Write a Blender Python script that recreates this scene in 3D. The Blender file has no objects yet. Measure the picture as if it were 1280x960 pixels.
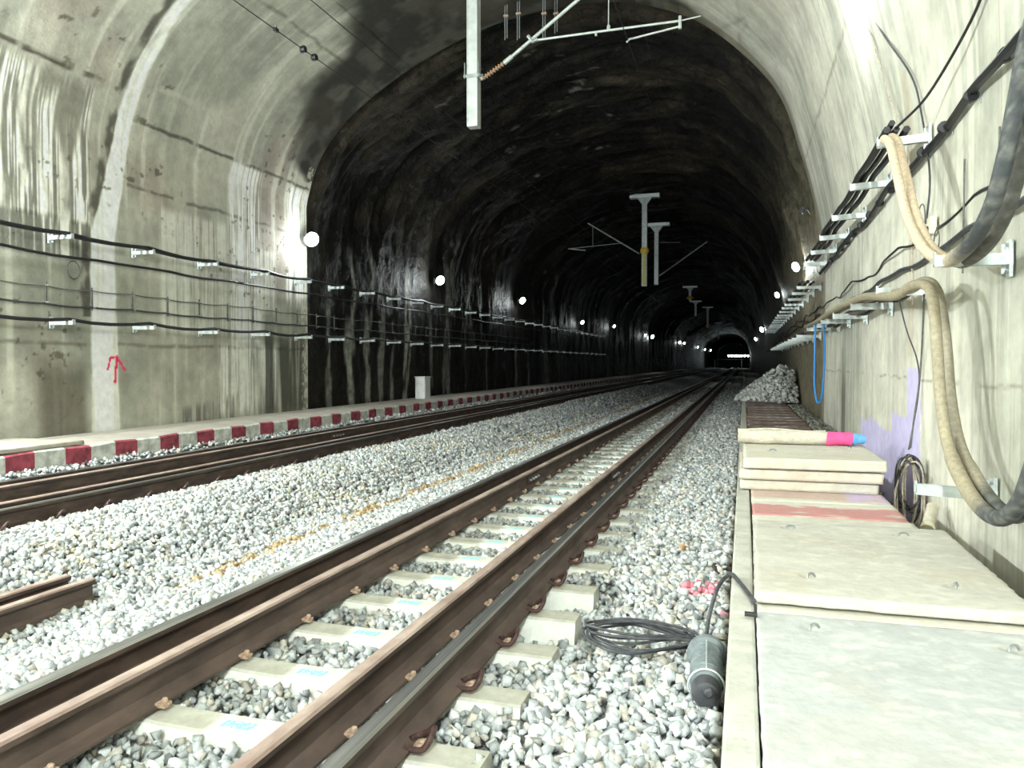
import bpy, bmesh, math, random
import numpy as np
from mathutils import Vector, Matrix
random.seed(7); rng = np.random.default_rng(11)
SC = bpy.context.scene
COL = SC.collection
PI = math.pi

# ------------------------------------------------------------------ camera
F = 961.0; CZ = 1.51
YAW = math.atan(290 / F); PIT = math.atan(28 / F / math.hypot(1, 290 / F))
cam = bpy.data.cameras.new('camera'); cam.sensor_width = 36; cam.lens = F / 1280 * 36
cam.clip_start = 0.05; cam.clip_end = 500
camo = bpy.data.objects.new('camera', cam); COL.objects.link(camo)
camo.location = (0, 0, CZ); camo.rotation_euler = (PI / 2 - PIT, 0, YAW)
SC.camera = camo
W_ = np.array([-math.sin(YAW) * math.cos(PIT), math.cos(YAW) * math.cos(PIT), -math.sin(PIT)])
R_ = np.array([math.cos(YAW), math.sin(YAW), 0]); U_ = np.cross(R_, W_); C_ = np.array([0, 0, CZ])
def ray(x, y): return W_ + R_ * (x - 640) / F + U_ * (480 - y) / F
def aX(x, y, X): d = ray(x, y); return tuple(C_ + d * X / d[0])
def aY(x, y, Y): d = ray(x, y); return tuple(C_ + d * Y / d[1])
def aZ(x, y, Z): d = ray(x, y); return tuple(C_ + d * (Z - CZ) / d[2])

# ------------------------------------------------------------------ noise
def vnoise(u, v, seed):
    r = np.random.default_rng(seed); T = r.random((256, 256))
    iu = np.floor(u).astype(int); iv = np.floor(v).astype(int); fu = u - iu; fv = v - iv
    fu = fu * fu * (3 - 2 * fu); fv = fv * fv * (3 - 2 * fv)
    a = T[iu % 256, iv % 256]; b = T[(iu + 1) % 256, iv % 256]; c = T[iu % 256, (iv + 1) % 256]; d = T[(iu + 1) % 256, (iv + 1) % 256]
    return (a * (1 - fu) + b * fu) * (1 - fv) + (c * (1 - fu) + d * fu) * fv
def fbm(u, v, seed, octv=4, g=.5):
    s = 0; a = 1; t = 0
    for i in range(octv):
        s = s + a * vnoise(u * 2 ** i + 17.3 * i, v * 2 ** i + 9.1 * i, seed + i); t += a; a *= g
    return s / t
def sst(e0, e1, x):
    t = np.clip((x - e0) / (e1 - e0 + 1e-9), 0, 1); return t * t * (3 - 2 * t)
def band(x, c, w, soft): return 1 - sst(w, w + soft, np.abs(x - c))
def mixc(c, col, m): return c * (1 - m[..., None]) + np.array(col, float) * m[..., None]

# ------------------------------------------------------------------ materials
def mat(name, col=(.5, .5, .5), rough=.7, metal=0, attr=None, noise=None, bump=None, vec='Object', spec=None, scale3=None, col2=None, nscale=8, ramp=(.35, .65), emit=None, coat=0):
    m = bpy.data.materials.new(name); m.use_nodes = True; nt = m.node_tree; N = nt.nodes; L = nt.links
    b = N['Principled BSDF']; b.inputs['Roughness'].default_value = rough; b.inputs['Metallic'].default_value = metal
    if spec is not None: b.inputs['Specular IOR Level'].default_value = spec
    b.inputs['Coat Weight'].default_value = coat
    tc = N.new('ShaderNodeTexCoord'); src = tc.outputs[vec]
    if scale3:
        mp = N.new('ShaderNodeMapping'); mp.inputs['Scale'].default_value = scale3; L.new(src, mp.inputs['Vector']); src = mp.outputs[0]
    def nz(sc, det=5):
        n = N.new('ShaderNodeTexNoise'); n.inputs['Scale'].default_value = sc; n.inputs['Detail'].default_value = det; n.inputs['Roughness'].default_value = .6
        L.new(src, n.inputs['Vector']); return n.outputs[0]
    cur = None
    if attr:
        a = N.new('ShaderNodeAttribute'); a.attribute_name = attr; cur = a.outputs['Color']
    elif col2 is not None:
        r = N.new('ShaderNodeValToRGB'); r.color_ramp.elements[0].position = ramp[0]; r.color_ramp.elements[1].position = ramp[1]
        r.color_ramp.elements[0].color = (*col, 1); r.color_ramp.elements[1].color = (*col2, 1)
        L.new(nz(nscale), r.inputs[0]); cur = r.outputs[0]
    if noise:
        sc, lo, hi = noise
        mr = N.new('ShaderNodeMapRange'); mr.inputs[1].default_value = .3; mr.inputs[2].default_value = .7; mr.inputs[3].default_value = lo; mr.inputs[4].default_value = hi
        L.new(nz(sc), mr.inputs[0])
        mx = N.new('ShaderNodeVectorMath'); mx.operation = 'SCALE'; L.new(mr.outputs[0], mx.inputs['Scale'])
        if cur is not None: L.new(cur, mx.inputs[0])
        else: mx.inputs[0].default_value = col
        cur = mx.outputs[0]
    if cur is not None: L.new(cur, b.inputs['Base Color'])
    else: b.inputs['Base Color'].default_value = (*col, 1)
    if bump:
        sc, st, di = bump
        bp = N.new('ShaderNodeBump'); bp.inputs['Strength'].default_value = st; bp.inputs['Distance'].default_value = di
        L.new(nz(sc, 6), bp.inputs['Height']); L.new(bp.outputs[0], b.inputs['Normal'])
    if emit:
        b.inputs['Emission Color'].default_value = (*emit[0], 1); b.inputs['Emission Strength'].default_value = emit[1]
    return m

M = {}
M['lining'] = mat('painted_attribute_concrete', attr='Col', noise=(9, .88, 1.1), bump=(14, .35, .02), rough=.75)
M['rock'] = mat('rough_wet_shotcrete', attr='Col', noise=(5, .55, 1.5), bump=(3.5, .9, .12), rough=.55, spec=.22)
M['ground'] = mat('ballast_bed', attr='Col', noise=(28, .35, 1.7), bump=(26, 1, .05), rough=.9)
M['stone'] = mat('crushed_stone', attr='Col', noise=(45, .8, 1.15), rough=.85, bump=(90, .3, .004))
M['rail_rust'] = mat('rusty_rail', (.045, .029, .023), .75, col2=(.12, .083, .068), nscale=7, ramp=(.35, .7), bump=(60, .3, .003), scale3=(1, .35, 1))
M['rail_side'] = mat('dark_rail_side', (.035, .022, .017), .7, col2=(.11, .07, .052), nscale=11, ramp=(.4, .75), bump=(70, .3, .003), scale3=(1, .3, 1))
M['rail_head'] = mat('polished_rail_head', (.38, .38, .37), .36, 1.0, col2=(.62, .62, .60), nscale=3, scale3=(30, .2, 1))
M['guard_head'] = mat('brown_guard_head', (.24, .165, .14), .6, .1, col2=(.46, .37, .32), nscale=9, scale3=(1, .3, 1), bump=(60, .2, .002))
M['clip'] = mat('rusty_clip', (.04, .022, .021), .55, .2, col2=(.10, .052, .044), nscale=30)
M['clip_tan'] = mat('tan_insulator', (.26, .15, .10), .7, col2=(.58, .45, .34), nscale=40)
M['steel'] = mat('galvanised_steel', (.50, .56, .56), .45, .35, col2=(.70, .76, .74), nscale=12)
M['steel_dark'] = mat('dull_galvanised_steel', (.25, .28, .28), .5, .5, col2=(.42, .45, .44), nscale=14)
M['post'] = mat('pale_galvanised_post', (.42, .46, .44), .5, .25, col2=(.60, .65, .62), nscale=5)
M['black'] = mat('black_rubber_cable', (.012, .012, .014), .5, noise=(15, .6, 1.8))
M['dgrey_cable'] = mat('dark_dusty_cable', (.035, .037, .042), .55, noise=(20, .6, 2.2))
M['grey_cable'] = mat('grey_dusty_cable', (.10, .10, .09), .7, noise=(20, .6, 1.8))
M['hose'] = mat('dirty_hose', attr='Col', noise=(40, .75, 1.2), rough=.65, bump=(60, .2, .002))
M['blue'] = mat('blue_hose', (.02, .22, .62), .4)
M['wire'] = mat('contact_wire', (.05, .04, .035), .5, .5)
M['insul'] = mat('brown_insulator', (.35, .22, .14), .35)
M['brass'] = mat('yellow_insulator', (.75, .50, .07), .4)
M['white'] = mat('white_enamel', (.80, .82, .80), .5, noise=(6, .85, 1.05))
M['cream'] = mat('cream_plastic', (.72, .70, .52), .5)
M['black_plastic'] = mat('black_plastic', (.02, .02, .022), .45)
M['sack'] = mat('woven_sack', (.62, .58, .48), .85, noise=(20, .75, 1.1), bump=(60, .6, .01))
M['pink'] = mat('pink_print', (.85, .10, .32), .7, noise=(12, .7, 1.2))
M['skyblue'] = mat('blue_print', (.15, .42, .85), .7)
M['paper'] = mat('crumpled_paper', (.70, .58, .42), .8)
M['green'] = mat('green_plastic', (.12, .42, .16), .5)
M['pump'] = mat('dusty_grey_rubber', (.10, .125, .135), .65, col2=(.26, .30, .31), nscale=14, ramp=(.3, .7), bump=(50, .3, .004))
M['tan_wire'] = mat('tan_wire', (.50, .44, .36), .6, noise=(30, .6, 1.2))
M['lens'] = mat('lamp_lens', (1, 1, 1), .5, emit=((.93, 1, .98), 60))
M['lens_far'] = mat('small_lamp_lens', (1, 1, 1), .5, emit=((.85, 1, .98), 14))
M['slab'] = mat('cover_slab', attr='Col', noise=(18, .9, 1.08), bump=(30, .45, .008), rough=.8)
M['sleeper'] = None

def sleeper_mat():
    m = mat('sleeper_concrete', (.44, .43, .37), .8, col2=(.60, .60, .53), nscale=9, bump=(35, .35, .006))
    nt = m.node_tree; N = nt.nodes; L = nt.links; b = N['Principled BSDF']
    cur = b.inputs['Base Color'].links[0].from_socket
    tc = N.new('ShaderNodeTexCoord'); sp = N.new('ShaderNodeSeparateXYZ'); L.new(tc.outputs['Object'], sp.inputs[0])
    def box(o, c, w):
        a = N.new('ShaderNodeMath'); a.operation = 'SUBTRACT'; L.new(o, a.inputs[0]); a.inputs[1].default_value = c
        a2 = N.new('ShaderNodeMath'); a2.operation = 'ABSOLUTE'; L.new(a.outputs[0], a2.inputs[0])
        a3 = N.new('ShaderNodeMath'); a3.operation = 'LESS_THAN'; L.new(a2.outputs[0], a3.inputs[0]); a3.inputs[1].default_value = w; return a3.outputs[0]
    def mul(a, b_):
        k = N.new('ShaderNodeMath'); k.operation = 'MULTIPLY'; L.new(a, k.inputs[0]); L.new(b_, k.inputs[1]); return k.outputs[0]
    k = mul(mul(box(sp.outputs[0], 0.02, .075), box(sp.outputs[1], -.0, .032)), box(sp.outputs[2], 0, .03))
    n = N.new('ShaderNodeTexNoise'); n.inputs['Scale'].default_value = 60; L.new(tc.outputs['Object'], n.inputs[0])
    g = N.new('ShaderNodeMath'); g.operation = 'GREATER_THAN'; L.new(n.outputs[0], g.inputs[0]); g.inputs[1].default_value = .42
    k = mul(k, g.outputs[0])
    mx = N.new('ShaderNodeMix'); mx.data_type = 'RGBA'; L.new(k, mx.inputs[0]); L.new(cur, mx.inputs[6]); mx.inputs[7].default_value = (.22, .66, .72, 1)
    L.new(mx.outputs[2], b.inputs['Base Color']); return m
M['sleeper'] = sleeper_mat()
M['sleeper_side'] = mat('sleeper_clean_side', (.70, .71, .66), .8, col2=(.84, .85, .80), nscale=9, bump=(35, .35, .006))

# ------------------------------------------------------------------ object helpers
def tag(o, label=None, cat=None, group=None, kind=None):
    if label: o['label'] = label
    if cat: o['category'] = cat
    if group: o['group'] = group
    if kind: o['kind'] = kind
    return o
def empty(name, loc=(0, 0, 0), rz=0, label=None, cat=None, group=None):
    o = bpy.data.objects.new(name, None); COL.objects.link(o); o.location = loc; o.rotation_euler = (0, 0, rz)
    o.empty_display_size = .05
    return tag(o, label, cat, group)
def mesh_np(name, V, Fc, material, parent=None, smooth=False, colors=None, mats=None, fmat=None):
    """V (n,3), Fc (m,k) index array or list of lists"""
    me = bpy.data.meshes.new(name)
    V = np.asarray(V, dtype=np.float32)
    if isinstance(Fc, np.ndarray):
        m, k = Fc.shape
        me.vertices.add(len(V)); me.vertices.foreach_set('co', V.ravel())
        me.loops.add(m * k); me.loops.foreach_set('vertex_index', Fc.astype(np.int32).ravel())
        me.polygons.add(m); me.polygons.foreach_set('loop_start', np.arange(0, m * k, k, dtype=np.int32))
        me.update(calc_edges=True)
    else:
        me.from_pydata(V.tolist(), [], Fc)
    if smooth: me.polygons.foreach_set('use_smooth', np.ones(len(me.polygons), dtype=bool))
    if colors is not None:
        a = me.color_attributes.new('Col', 'FLOAT_COLOR', 'POINT')
        c = np.ones((len(V), 4), dtype=np.float32); c[:, :3] = colors; a.data.foreach_set('color', c.ravel())
    for x in (mats or [material]): me.materials.append(x)
    if fmat is not None: me.polygons.foreach_set('material_index', np.asarray(fmat, dtype=np.int32))
    me.update()
    o = bpy.data.objects.new(name, me); COL.objects.link(o)
    if parent: o.parent = parent
    return o
class MB:
    def __init__(s): s.v = []; s.f = []; s.m = []; s.cur = 0
    def add(s, V, Fs):
        n = len(s.v); s.v += [tuple(map(float, p)) for p in V]; s.f += [[i + n for i in f] for f in Fs]; s.m += [s.cur] * len(Fs); return s
    def box(s, c, d, rot=None, bev=0.0):
        bm = bmesh.new(); bmesh.ops.create_cube(bm, size=1)
        for v in bm.verts: v.co = Vector((v.co.x * d[0], v.co.y * d[1], v.co.z * d[2]))
        if bev > 0: bmesh.ops.bevel(bm, geom=bm.edges[:], offset=bev, segments=2, affect='EDGES', profile=.6)
        if rot is not None: bm.transform(rot.to_4x4() if len(rot) == 3 else rot)
        bm.verts.ensure_lookup_table(); bm.verts.index_update()
        s.add([v.co + Vector(c) for v in bm.verts], [[v.index for v in f.verts] for f in bm.faces]); bm.free(); return s
    def tube(s, pts, r, n=8, cap=True, closed=False):
        P = [Vector(p) for p in pts]; k = len(P); rr = r if isinstance(r, (list, tuple)) else [r] * k
        T = []
        for i in range(k):
            if closed: t = P[(i + 1) % k] - P[i - 1]
            else: t = P[min(i + 1, k - 1)] - P[max(i - 1, 0)]
            T.append(t.normalized() if t.length > 1e-9 else Vector((0, 0, 1)))
        up = Vector((0, 0, 1)) if abs(T[0].z) < .9 else Vector((1, 0, 0))
        a = T[0].cross(up).normalized(); V = []
        for i in range(k):
            a = (a - T[i] * a.dot(T[i])).normalized(); b = T[i].cross(a)
            for j in range(n):
                th = 2 * PI * j / n; V.append(P[i] + (a * math.cos(th) + b * math.sin(th)) * rr[i])
        Fs = []
        for i in range(k if closed else k - 1):
            i2 = (i + 1) % k
            for j in range(n): Fs.append([i * n + j, i * n + (j + 1) % n, i2 * n + (j + 1) % n, i2 * n + j])
        if cap and not closed: Fs.append(list(range(n))[::-1]); Fs.append([(k - 1) * n + j for j in range(n)])
        return s.add(V, Fs)
    def prism_y(s, prof, y0, y1):      # profile in (x,z) extruded in y
        n = len(prof); V = [(x, y0, z) for x, z in prof] + [(x, y1, z) for x, z in prof]
        Fs = [[i, (i + 1) % n, n + (i + 1) % n, n + i] for i in range(n)] + [list(range(n))[::-1], [n + i for i in range(n)]]
        return s.add(V, Fs)
    def lathe(s, prof, c=(0, 0, 0), axis='z', n=20):  # prof (r,h)
        V = []; k = len(prof)
        for r, h in prof:
            for j in range(n):
                th = 2 * PI * j / n; p = (r * math.cos(th), r * math.sin(th), h)
                if axis == 'y': p = (p[0], p[2], p[1])
                if axis == 'x': p = (p[2], p[0], p[1])
                V.append((p[0] + c[0], p[1] + c[1], p[2] + c[2]))
        Fs = [[i * n + j, i * n + (j + 1) % n, (i + 1) * n + (j + 1) % n, (i + 1) * n + j] for i in range(k - 1) for j in range(n)]
        Fs += [list(range(n))[::-1], [(k - 1) * n + j for j in range(n)]]
        return s.add(V, Fs)
    def build(s, name, material, parent=None, smooth=False, mats=None):
        o = mesh_np(name, np.array(s.v), s.f, material, parent, False, mats=mats, fmat=s.m if mats else None)
        bm = bmesh.new(); bm.from_mesh(o.data); bmesh.ops.recalc_face_normals(bm, faces=bm.faces[:]); bm.to_mesh(o.data); bm.free()
        if smooth:
            o.data.polygons.foreach_set('use_smooth', np.ones(len(o.data.polygons), dtype=bool))
            try: o.data.set_sharp_from_angle(angle=math.radians(40))
            except Exception: pass
        return o
def spl(P, n=8):
    P = [Vector(p) for p in P]; Q = [2 * P[0] - P[1]] + P + [2 * P[-1] - P[-2]]; out = []
    for i in range(1, len(Q) - 2):
        a, b, c, d = Q[i - 1:i + 3]
        for k in range(n):
            t = k / n; out.append(.5 * ((2 * b) + (c - a) * t + (2 * a - 5 * b + 4 * c - d) * t * t + (-a + 3 * b - 3 * c + d) * t ** 3))
    return out + [P[-1]]
def copy_tree(o, parent=None):
    c = o.copy(); COL.objects.link(c)
    c.parent = parent
    for ch in list(o.children): copy_tree(ch, c)
    return c

# ------------------------------------------------------------------ tunnel profile
PF = np.array([(-9.5, -.4), (-9.5, .8), (-9.5, 2.0), (-9.5, 3.2), (-9.5, 4.0), (-9.5, 4.7), (-9.46, 5.2), (-9.15, 6.05), (-8.54, 6.8), (-7.75, 7.38), (-6.62, 7.98), (-5.35, 8.45), (-4.13, 8.68), (-2.97, 8.7), (-2.0, 8.55), (-.79, 8.0), (.45, 6.75), (.95, 5.5), (1.3, 4.1), (1.385, 3.3), (1.4, 2.4), (1.4, 1.5), (1.4, .6), (1.4, -.4)])
SP = np.array([(p.x, p.z) for p in spl([(x, 0, z) for x, z in PF], 12)])
SL = np.r_[0, np.cumsum(np.hypot(*np.diff(SP, axis=0).T))]; STOT = SL[-1]
def prof_at(s):
    x = np.interp(s, SL, SP[:, 0]); z = np.interp(s, SL, SP[:, 1])
    x1 = np.interp(s + .02, SL, SP[:, 0]); x0 = np.interp(s - .02, SL, SP[:, 0]); z1 = np.interp(s + .02, SL, SP[:, 1]); z0 = np.interp(s - .02, SL, SP[:, 1])
    tx = x1 - x0; tz = z1 - z0; l = np.hypot(tx, tz) + 1e-9
    return x, z, -tz / l, tx / l        # outward normal: left wall -> -x, crown -> +z
def lining_paint(s, Y):
    s = s + (24.954 - STOT) * sst(14, 20, s)
    n1 = fbm(s * .5, Y * .5, 3); n2 = fbm(s * 2, Y * 2, 5); st = fbm(s * .35, Y * 7, 21, 3); st2 = fbm(s * .5, Y * 22, 33, 3); fine = fbm(s * 6, Y * 6, 8)
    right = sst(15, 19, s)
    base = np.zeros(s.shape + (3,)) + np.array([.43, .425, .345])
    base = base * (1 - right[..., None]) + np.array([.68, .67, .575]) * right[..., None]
    base = mixc(base, [.33, .26, .215], .55 * sst(.5, .72, n1) * (1 - right))
    base = mixc(base, [.30, .33, .27], .5 * sst(.5, .72, fbm(s * .4, Y * .6, 71)))
    base *= (.78 + .44 * n2)[..., None] * (.86 + .28 * st)[..., None] * (.92 + .16 * fine)[..., None]
    # pale vertical formwork streaks
    base = mixc(base, [.56, .56, .48], .5 * sst(.60, .74, st) * (s > .5) * (1 - .3 * right))
    ring = np.abs(((Y - 10.0) / .62) % 1 - .5) * .62
    base = mixc(base, [.50, .49, .41], .32 * (1 - sst(.01, .05, ring)) * sst(5.5, 6.5, s) * (1 - right * .4) * sst(.35, .6, fbm(s, Y * 2, 91)))
    wob = .05 * (fbm(s * 3, Y * 3, 44) - .5)
    # horizontal seams of the formwork, left wall
    def seam(sc, w, y0, y1, dark, amt):
        nonlocal base
        base = mixc(base, dark, amt * band(s + wob * 2, sc, w, .035) * (Y > y0) * (Y < y1) * sst(.25, .5, fbm(s * 2, Y * 5, 55)))
    seam(6.17, .02, 0, 9.75, [.12, .10, .07], .85); seam(5.82, .012, 10.1, 15.4, [.12, .11, .08], .8)
    seam(4.0, .02, 0, 9.3, [.16, .15, .11], .7); seam(4.75, .012, 10.1, 15.4, [.18, .16, .12], .7); seam(2.2, .01, 0, 15.4, [.22, .20, .15], .6)
    seam(8.6, .012, 0, 15.4, [.2, .18, .13], .6); seam(6.45, .03, 10.1, 13, [.48, .47, .40], .5)
    seam(14.6, .012, 0, 15.4, [.24, .22, .17], .5); seam(19.3, .008, 0, 15.4, [.3, .28, .2], .6)
    # white lime in the left bay
    m = band(Y, 8.45, .85, .12) * sst(3.85, 4.1, s) * (1 - sst(5.9, 6.15, s))
    base = mixc(base, [.20, .19, .145], .55 * m); st3 = fbm(s * .8, Y * 45, 37, 3); base = mixc(base, [.74, .74, .65], .9 * m * np.maximum(sst(.46, .60, st2), sst(.48, .60, st3)) * sst(.25, .5, fbm(s * .8, Y * 3, 12)))
    m = band(Y, 8.5, .9, .1) * band(s, 3.72, .22, .1); base = mixc(base, [.66, .66, .58], .9 * m * sst(.5, .6, st2)); base = mixc(base, [.12, .11, .09], .5 * m * sst(.5, .58, 1 - st2))
    # dark crust beside the main joint
    yc = np.interp(s, [0, 3.8, 5.4, 7, 7.9, 9.5], [9.62, 9.6, 9.98, 10.04, 9.95, 9.9]); wd = np.interp(s, [0, 1, 3.8, 5.4, 7, 7.9, 8.6], [.27, .24, .2, .13, .1, .07, .0])
    base = mixc(base, [.13, .12, .09], .85 * band(Y + wob * 3, yc - wd - .1, .05, .09) * (s > 2.6) * (s < 9.3) * sst(.38, .6, fbm(s * 2.5, Y * 5, 61)))
    m = band(Y + wob, yc, wd, .05) * (s < 8.6); base = mixc(base, [.72, .73, .66], .9 * m); base = mixc(base, [.42, .42, .35], .4 * m * sst(.5, .6, st2))
    # second and third lime runs
    for (c, w, s0, s1, a) in ((13.15, .42, 2.3, 5.85, .95), (12.9, .5, .9, 2.3, .7), (15.0, .35, 3.2, 5.8, .85), (11.7, .8, 2.4, 4.6, .45), (13.9, .25, 1.0, 2.3, .75), (13.6, .5, 3.0, 4.3, .55)):
        m = band(Y, c, w, .15) * sst(s0 - .15, s0 + .15, s) * (1 - sst(s1 - .15, s1 + .02, s))
        base = mixc(base, [.72, .73, .66], a * m * np.maximum(sst(.44, .58, st2), .8 * sst(.48, .60, fbm(s * .8, Y * 45, 38, 3))))
    # damp areas
    m = band(Y, 14.4, .7, .3) * sst(.6, 1.0, s) * (1 - sst(2.2, 2.7, s)); base = mixc(base, [.10, .10, .075], .75 * m * sst(.35, .6, 1 - st))
    m = band(Y, 8.85, .28, .25) * band(s, 1.3, .35, .5); base = mixc(base, [.16, .145, .10], .7 * m)
    m = band(Y, 12.1, .75, .1) * band(s, .75 + .4 * (Y - 11.8) * .3, .3, .2) ; base = mixc(base, [.16, .16, .13], .6 * m * sst(.4, .55, st2))
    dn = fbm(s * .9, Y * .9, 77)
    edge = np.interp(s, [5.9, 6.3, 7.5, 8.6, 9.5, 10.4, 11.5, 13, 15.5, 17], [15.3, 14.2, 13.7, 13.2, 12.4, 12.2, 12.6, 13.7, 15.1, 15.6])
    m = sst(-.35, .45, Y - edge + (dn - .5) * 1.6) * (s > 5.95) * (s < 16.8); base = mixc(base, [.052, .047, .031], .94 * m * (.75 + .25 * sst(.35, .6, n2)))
    m = sst(.60, .74, fbm(s * .7, Y * .9, 81)) * sst(6.5, 8, s) * (1 - sst(13, 15, s)); base = mixc(base, [.13, .11, .075], .8 * m)
    sp = fbm(s * 8, Y * 8, 101); m = sst(.70, .76, sp) * sst(.5, .6, n1) * (s < 14); base = mixc(base, [.15, .13, .09], .7 * m)
    # speckled end of lining
    m = band(Y, 15.28, .1, .06) * (s < 6.3); base = mixc(base, [.62, .62, .5], .6 * m * sst(.48, .56, fbm(s * 14, Y * 14, 111)))
    m = band(Y, 15.3, .2, .12) * (s > 15); base = mixc(base, [.22, .19, .12], .65 * m)
    # right wall marks
    m = (s > 18) * 1.0
    base = mixc(base, [.36, .35, .29], .5 * m * sst(.58, .7, st2) * sst(.45, .6, fbm(s * .5, Y * 1.2, 131)))
    base = mixc(base, [.74, .73, .62], .5 * m * sst(.56, .68, fbm(s * .3, Y * 9, 141, 3)))
    base = mixc(base, [.33, .30, .23], .7 * m * band(s + .10 * (fbm(s * .1, Y * 2.2, 151, 6, .6) - .5), 23.18, .003, .012) * sst(.35, .5, fbm(s, Y * 3, 161)))
    base = mixc(base, [.20, .18, .13], .75 * band(Y, 12.2, .12, .25) * sst(22.7, 23.6, s) * m)
    base = mixc(base, [.40, .36, .28], .8 * m * band(Y, 10.45, .008, .015)); base = mixc(base, [.42, .39, .31], .7 * m * band(Y, 5.05, .006, .012))
    base = mixc(base, [.50, .38, .26], .55 * band(Y, 6.35, .1, .2) * band(s, 22.75, .2, .4) * sst(.4, .6, st))
    base = mixc(base, [.58, .48, .34], .45 * band(Y, 7.5, .08, .1) * (s > 20.5) * (s < 23))
    z = np.interp(s, SL, SP[:, 1])
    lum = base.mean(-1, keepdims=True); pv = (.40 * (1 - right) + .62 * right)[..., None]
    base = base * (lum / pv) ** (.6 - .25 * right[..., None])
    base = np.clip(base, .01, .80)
    # red arrow sprayed on the left wall
    def seg(y0, z0, y1, z1, w):
        dy, dz = y1 - y0, z1 - z0; t = np.clip(((Y - y0) * dy + (z - z0) * dz) / (dy * dy + dz * dz), 0, 1)
        return (np.hypot(Y - y0 - t * dy, z - z0 - t * dz) < w) * 1.0 * (s < 5)
    a = np.maximum.reduce([seg(9.80, 1.2, 9.84, 1.60, .024), seg(9.72, 1.60, 9.66, 1.40, .02), seg(9.84, 1.60, 10.0, 1.40, .022), seg(9.72, 1.58, 9.84, 1.60, .015)])
    base = mixc(base, [.75, .03, .12], a)
    # lavender paint on the right wall
    z2 = z + .05 * (fbm(s * 0 + 1, Y * 16, 171, 2) - .5)
    y2 = Y + .03 * (fbm(z * 12, s * 0 + 2, 172, 2) - .5)
    lav = ((y2 > 7.06) & (y2 < 7.60) & (z2 < 1.40) & (y2 > 7.06 + .25 * np.clip((1.4 - z) / 1.2, 0, 1) * 0)) | ((y2 > 7.1) & (y2 < 8.32) & (z2 < .95)) | ((y2 > 7.1) & (y2 < 9.1) & (z2 < .76 - .0 * z)) | ((y2 > 9.0) & (y2 < 9.75) & (z2 < .84 - .1 * (9.75 - Y))) | ((y2 > 9.7) & (y2 < 10.4) & (z2 < .76))
    lav = lav & (s > 18) & (z > -.3)
    base = mixc(base, [.62, .57, .93], .92 * lav)
    return np.clip(base, .01, .85)
def grid_faces(a, b):
    i = np.arange(a - 1)[:, None] * b + np.arange(b - 1)[None, :]; i = i.ravel()
    return np.stack([i, i + 1, i + b + 1, i + b], 1)
def lining(name, s0, s1, y0, y1, res):
    ns = int((s1 - s0) / res) + 2; ny = int((y1 - y0) / res) + 2
    s, Y = np.meshgrid(np.linspace(s0, s1, ns), np.linspace(y0, y1, ny), indexing='ij')
    x, z, nx, nz_ = prof_at(s); c = lining_paint(s, Y)
    d = .012 * (fbm(s * 1.5, Y * 1.5, 9) - .5)
    V = np.stack([x + nx * d, Y, z + nz_ * d], -1).reshape(-1, 3)
    o = mesh_np(name, V, grid_faces(ns, ny), M['lining'], smooth=True, colors=c.reshape(-1, 3)); return tag(o, kind='structure')
lining('wall_left', 0, 6.17, 5.5, 15.4, .022)
lining('wall_left', 0, 6.17, -16, 5.5, .12)
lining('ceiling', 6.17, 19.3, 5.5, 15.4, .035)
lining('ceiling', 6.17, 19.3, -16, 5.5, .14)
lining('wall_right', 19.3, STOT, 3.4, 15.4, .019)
lining('wall_right', 19.3, STOT, -16, 3.4, .12)

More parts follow.
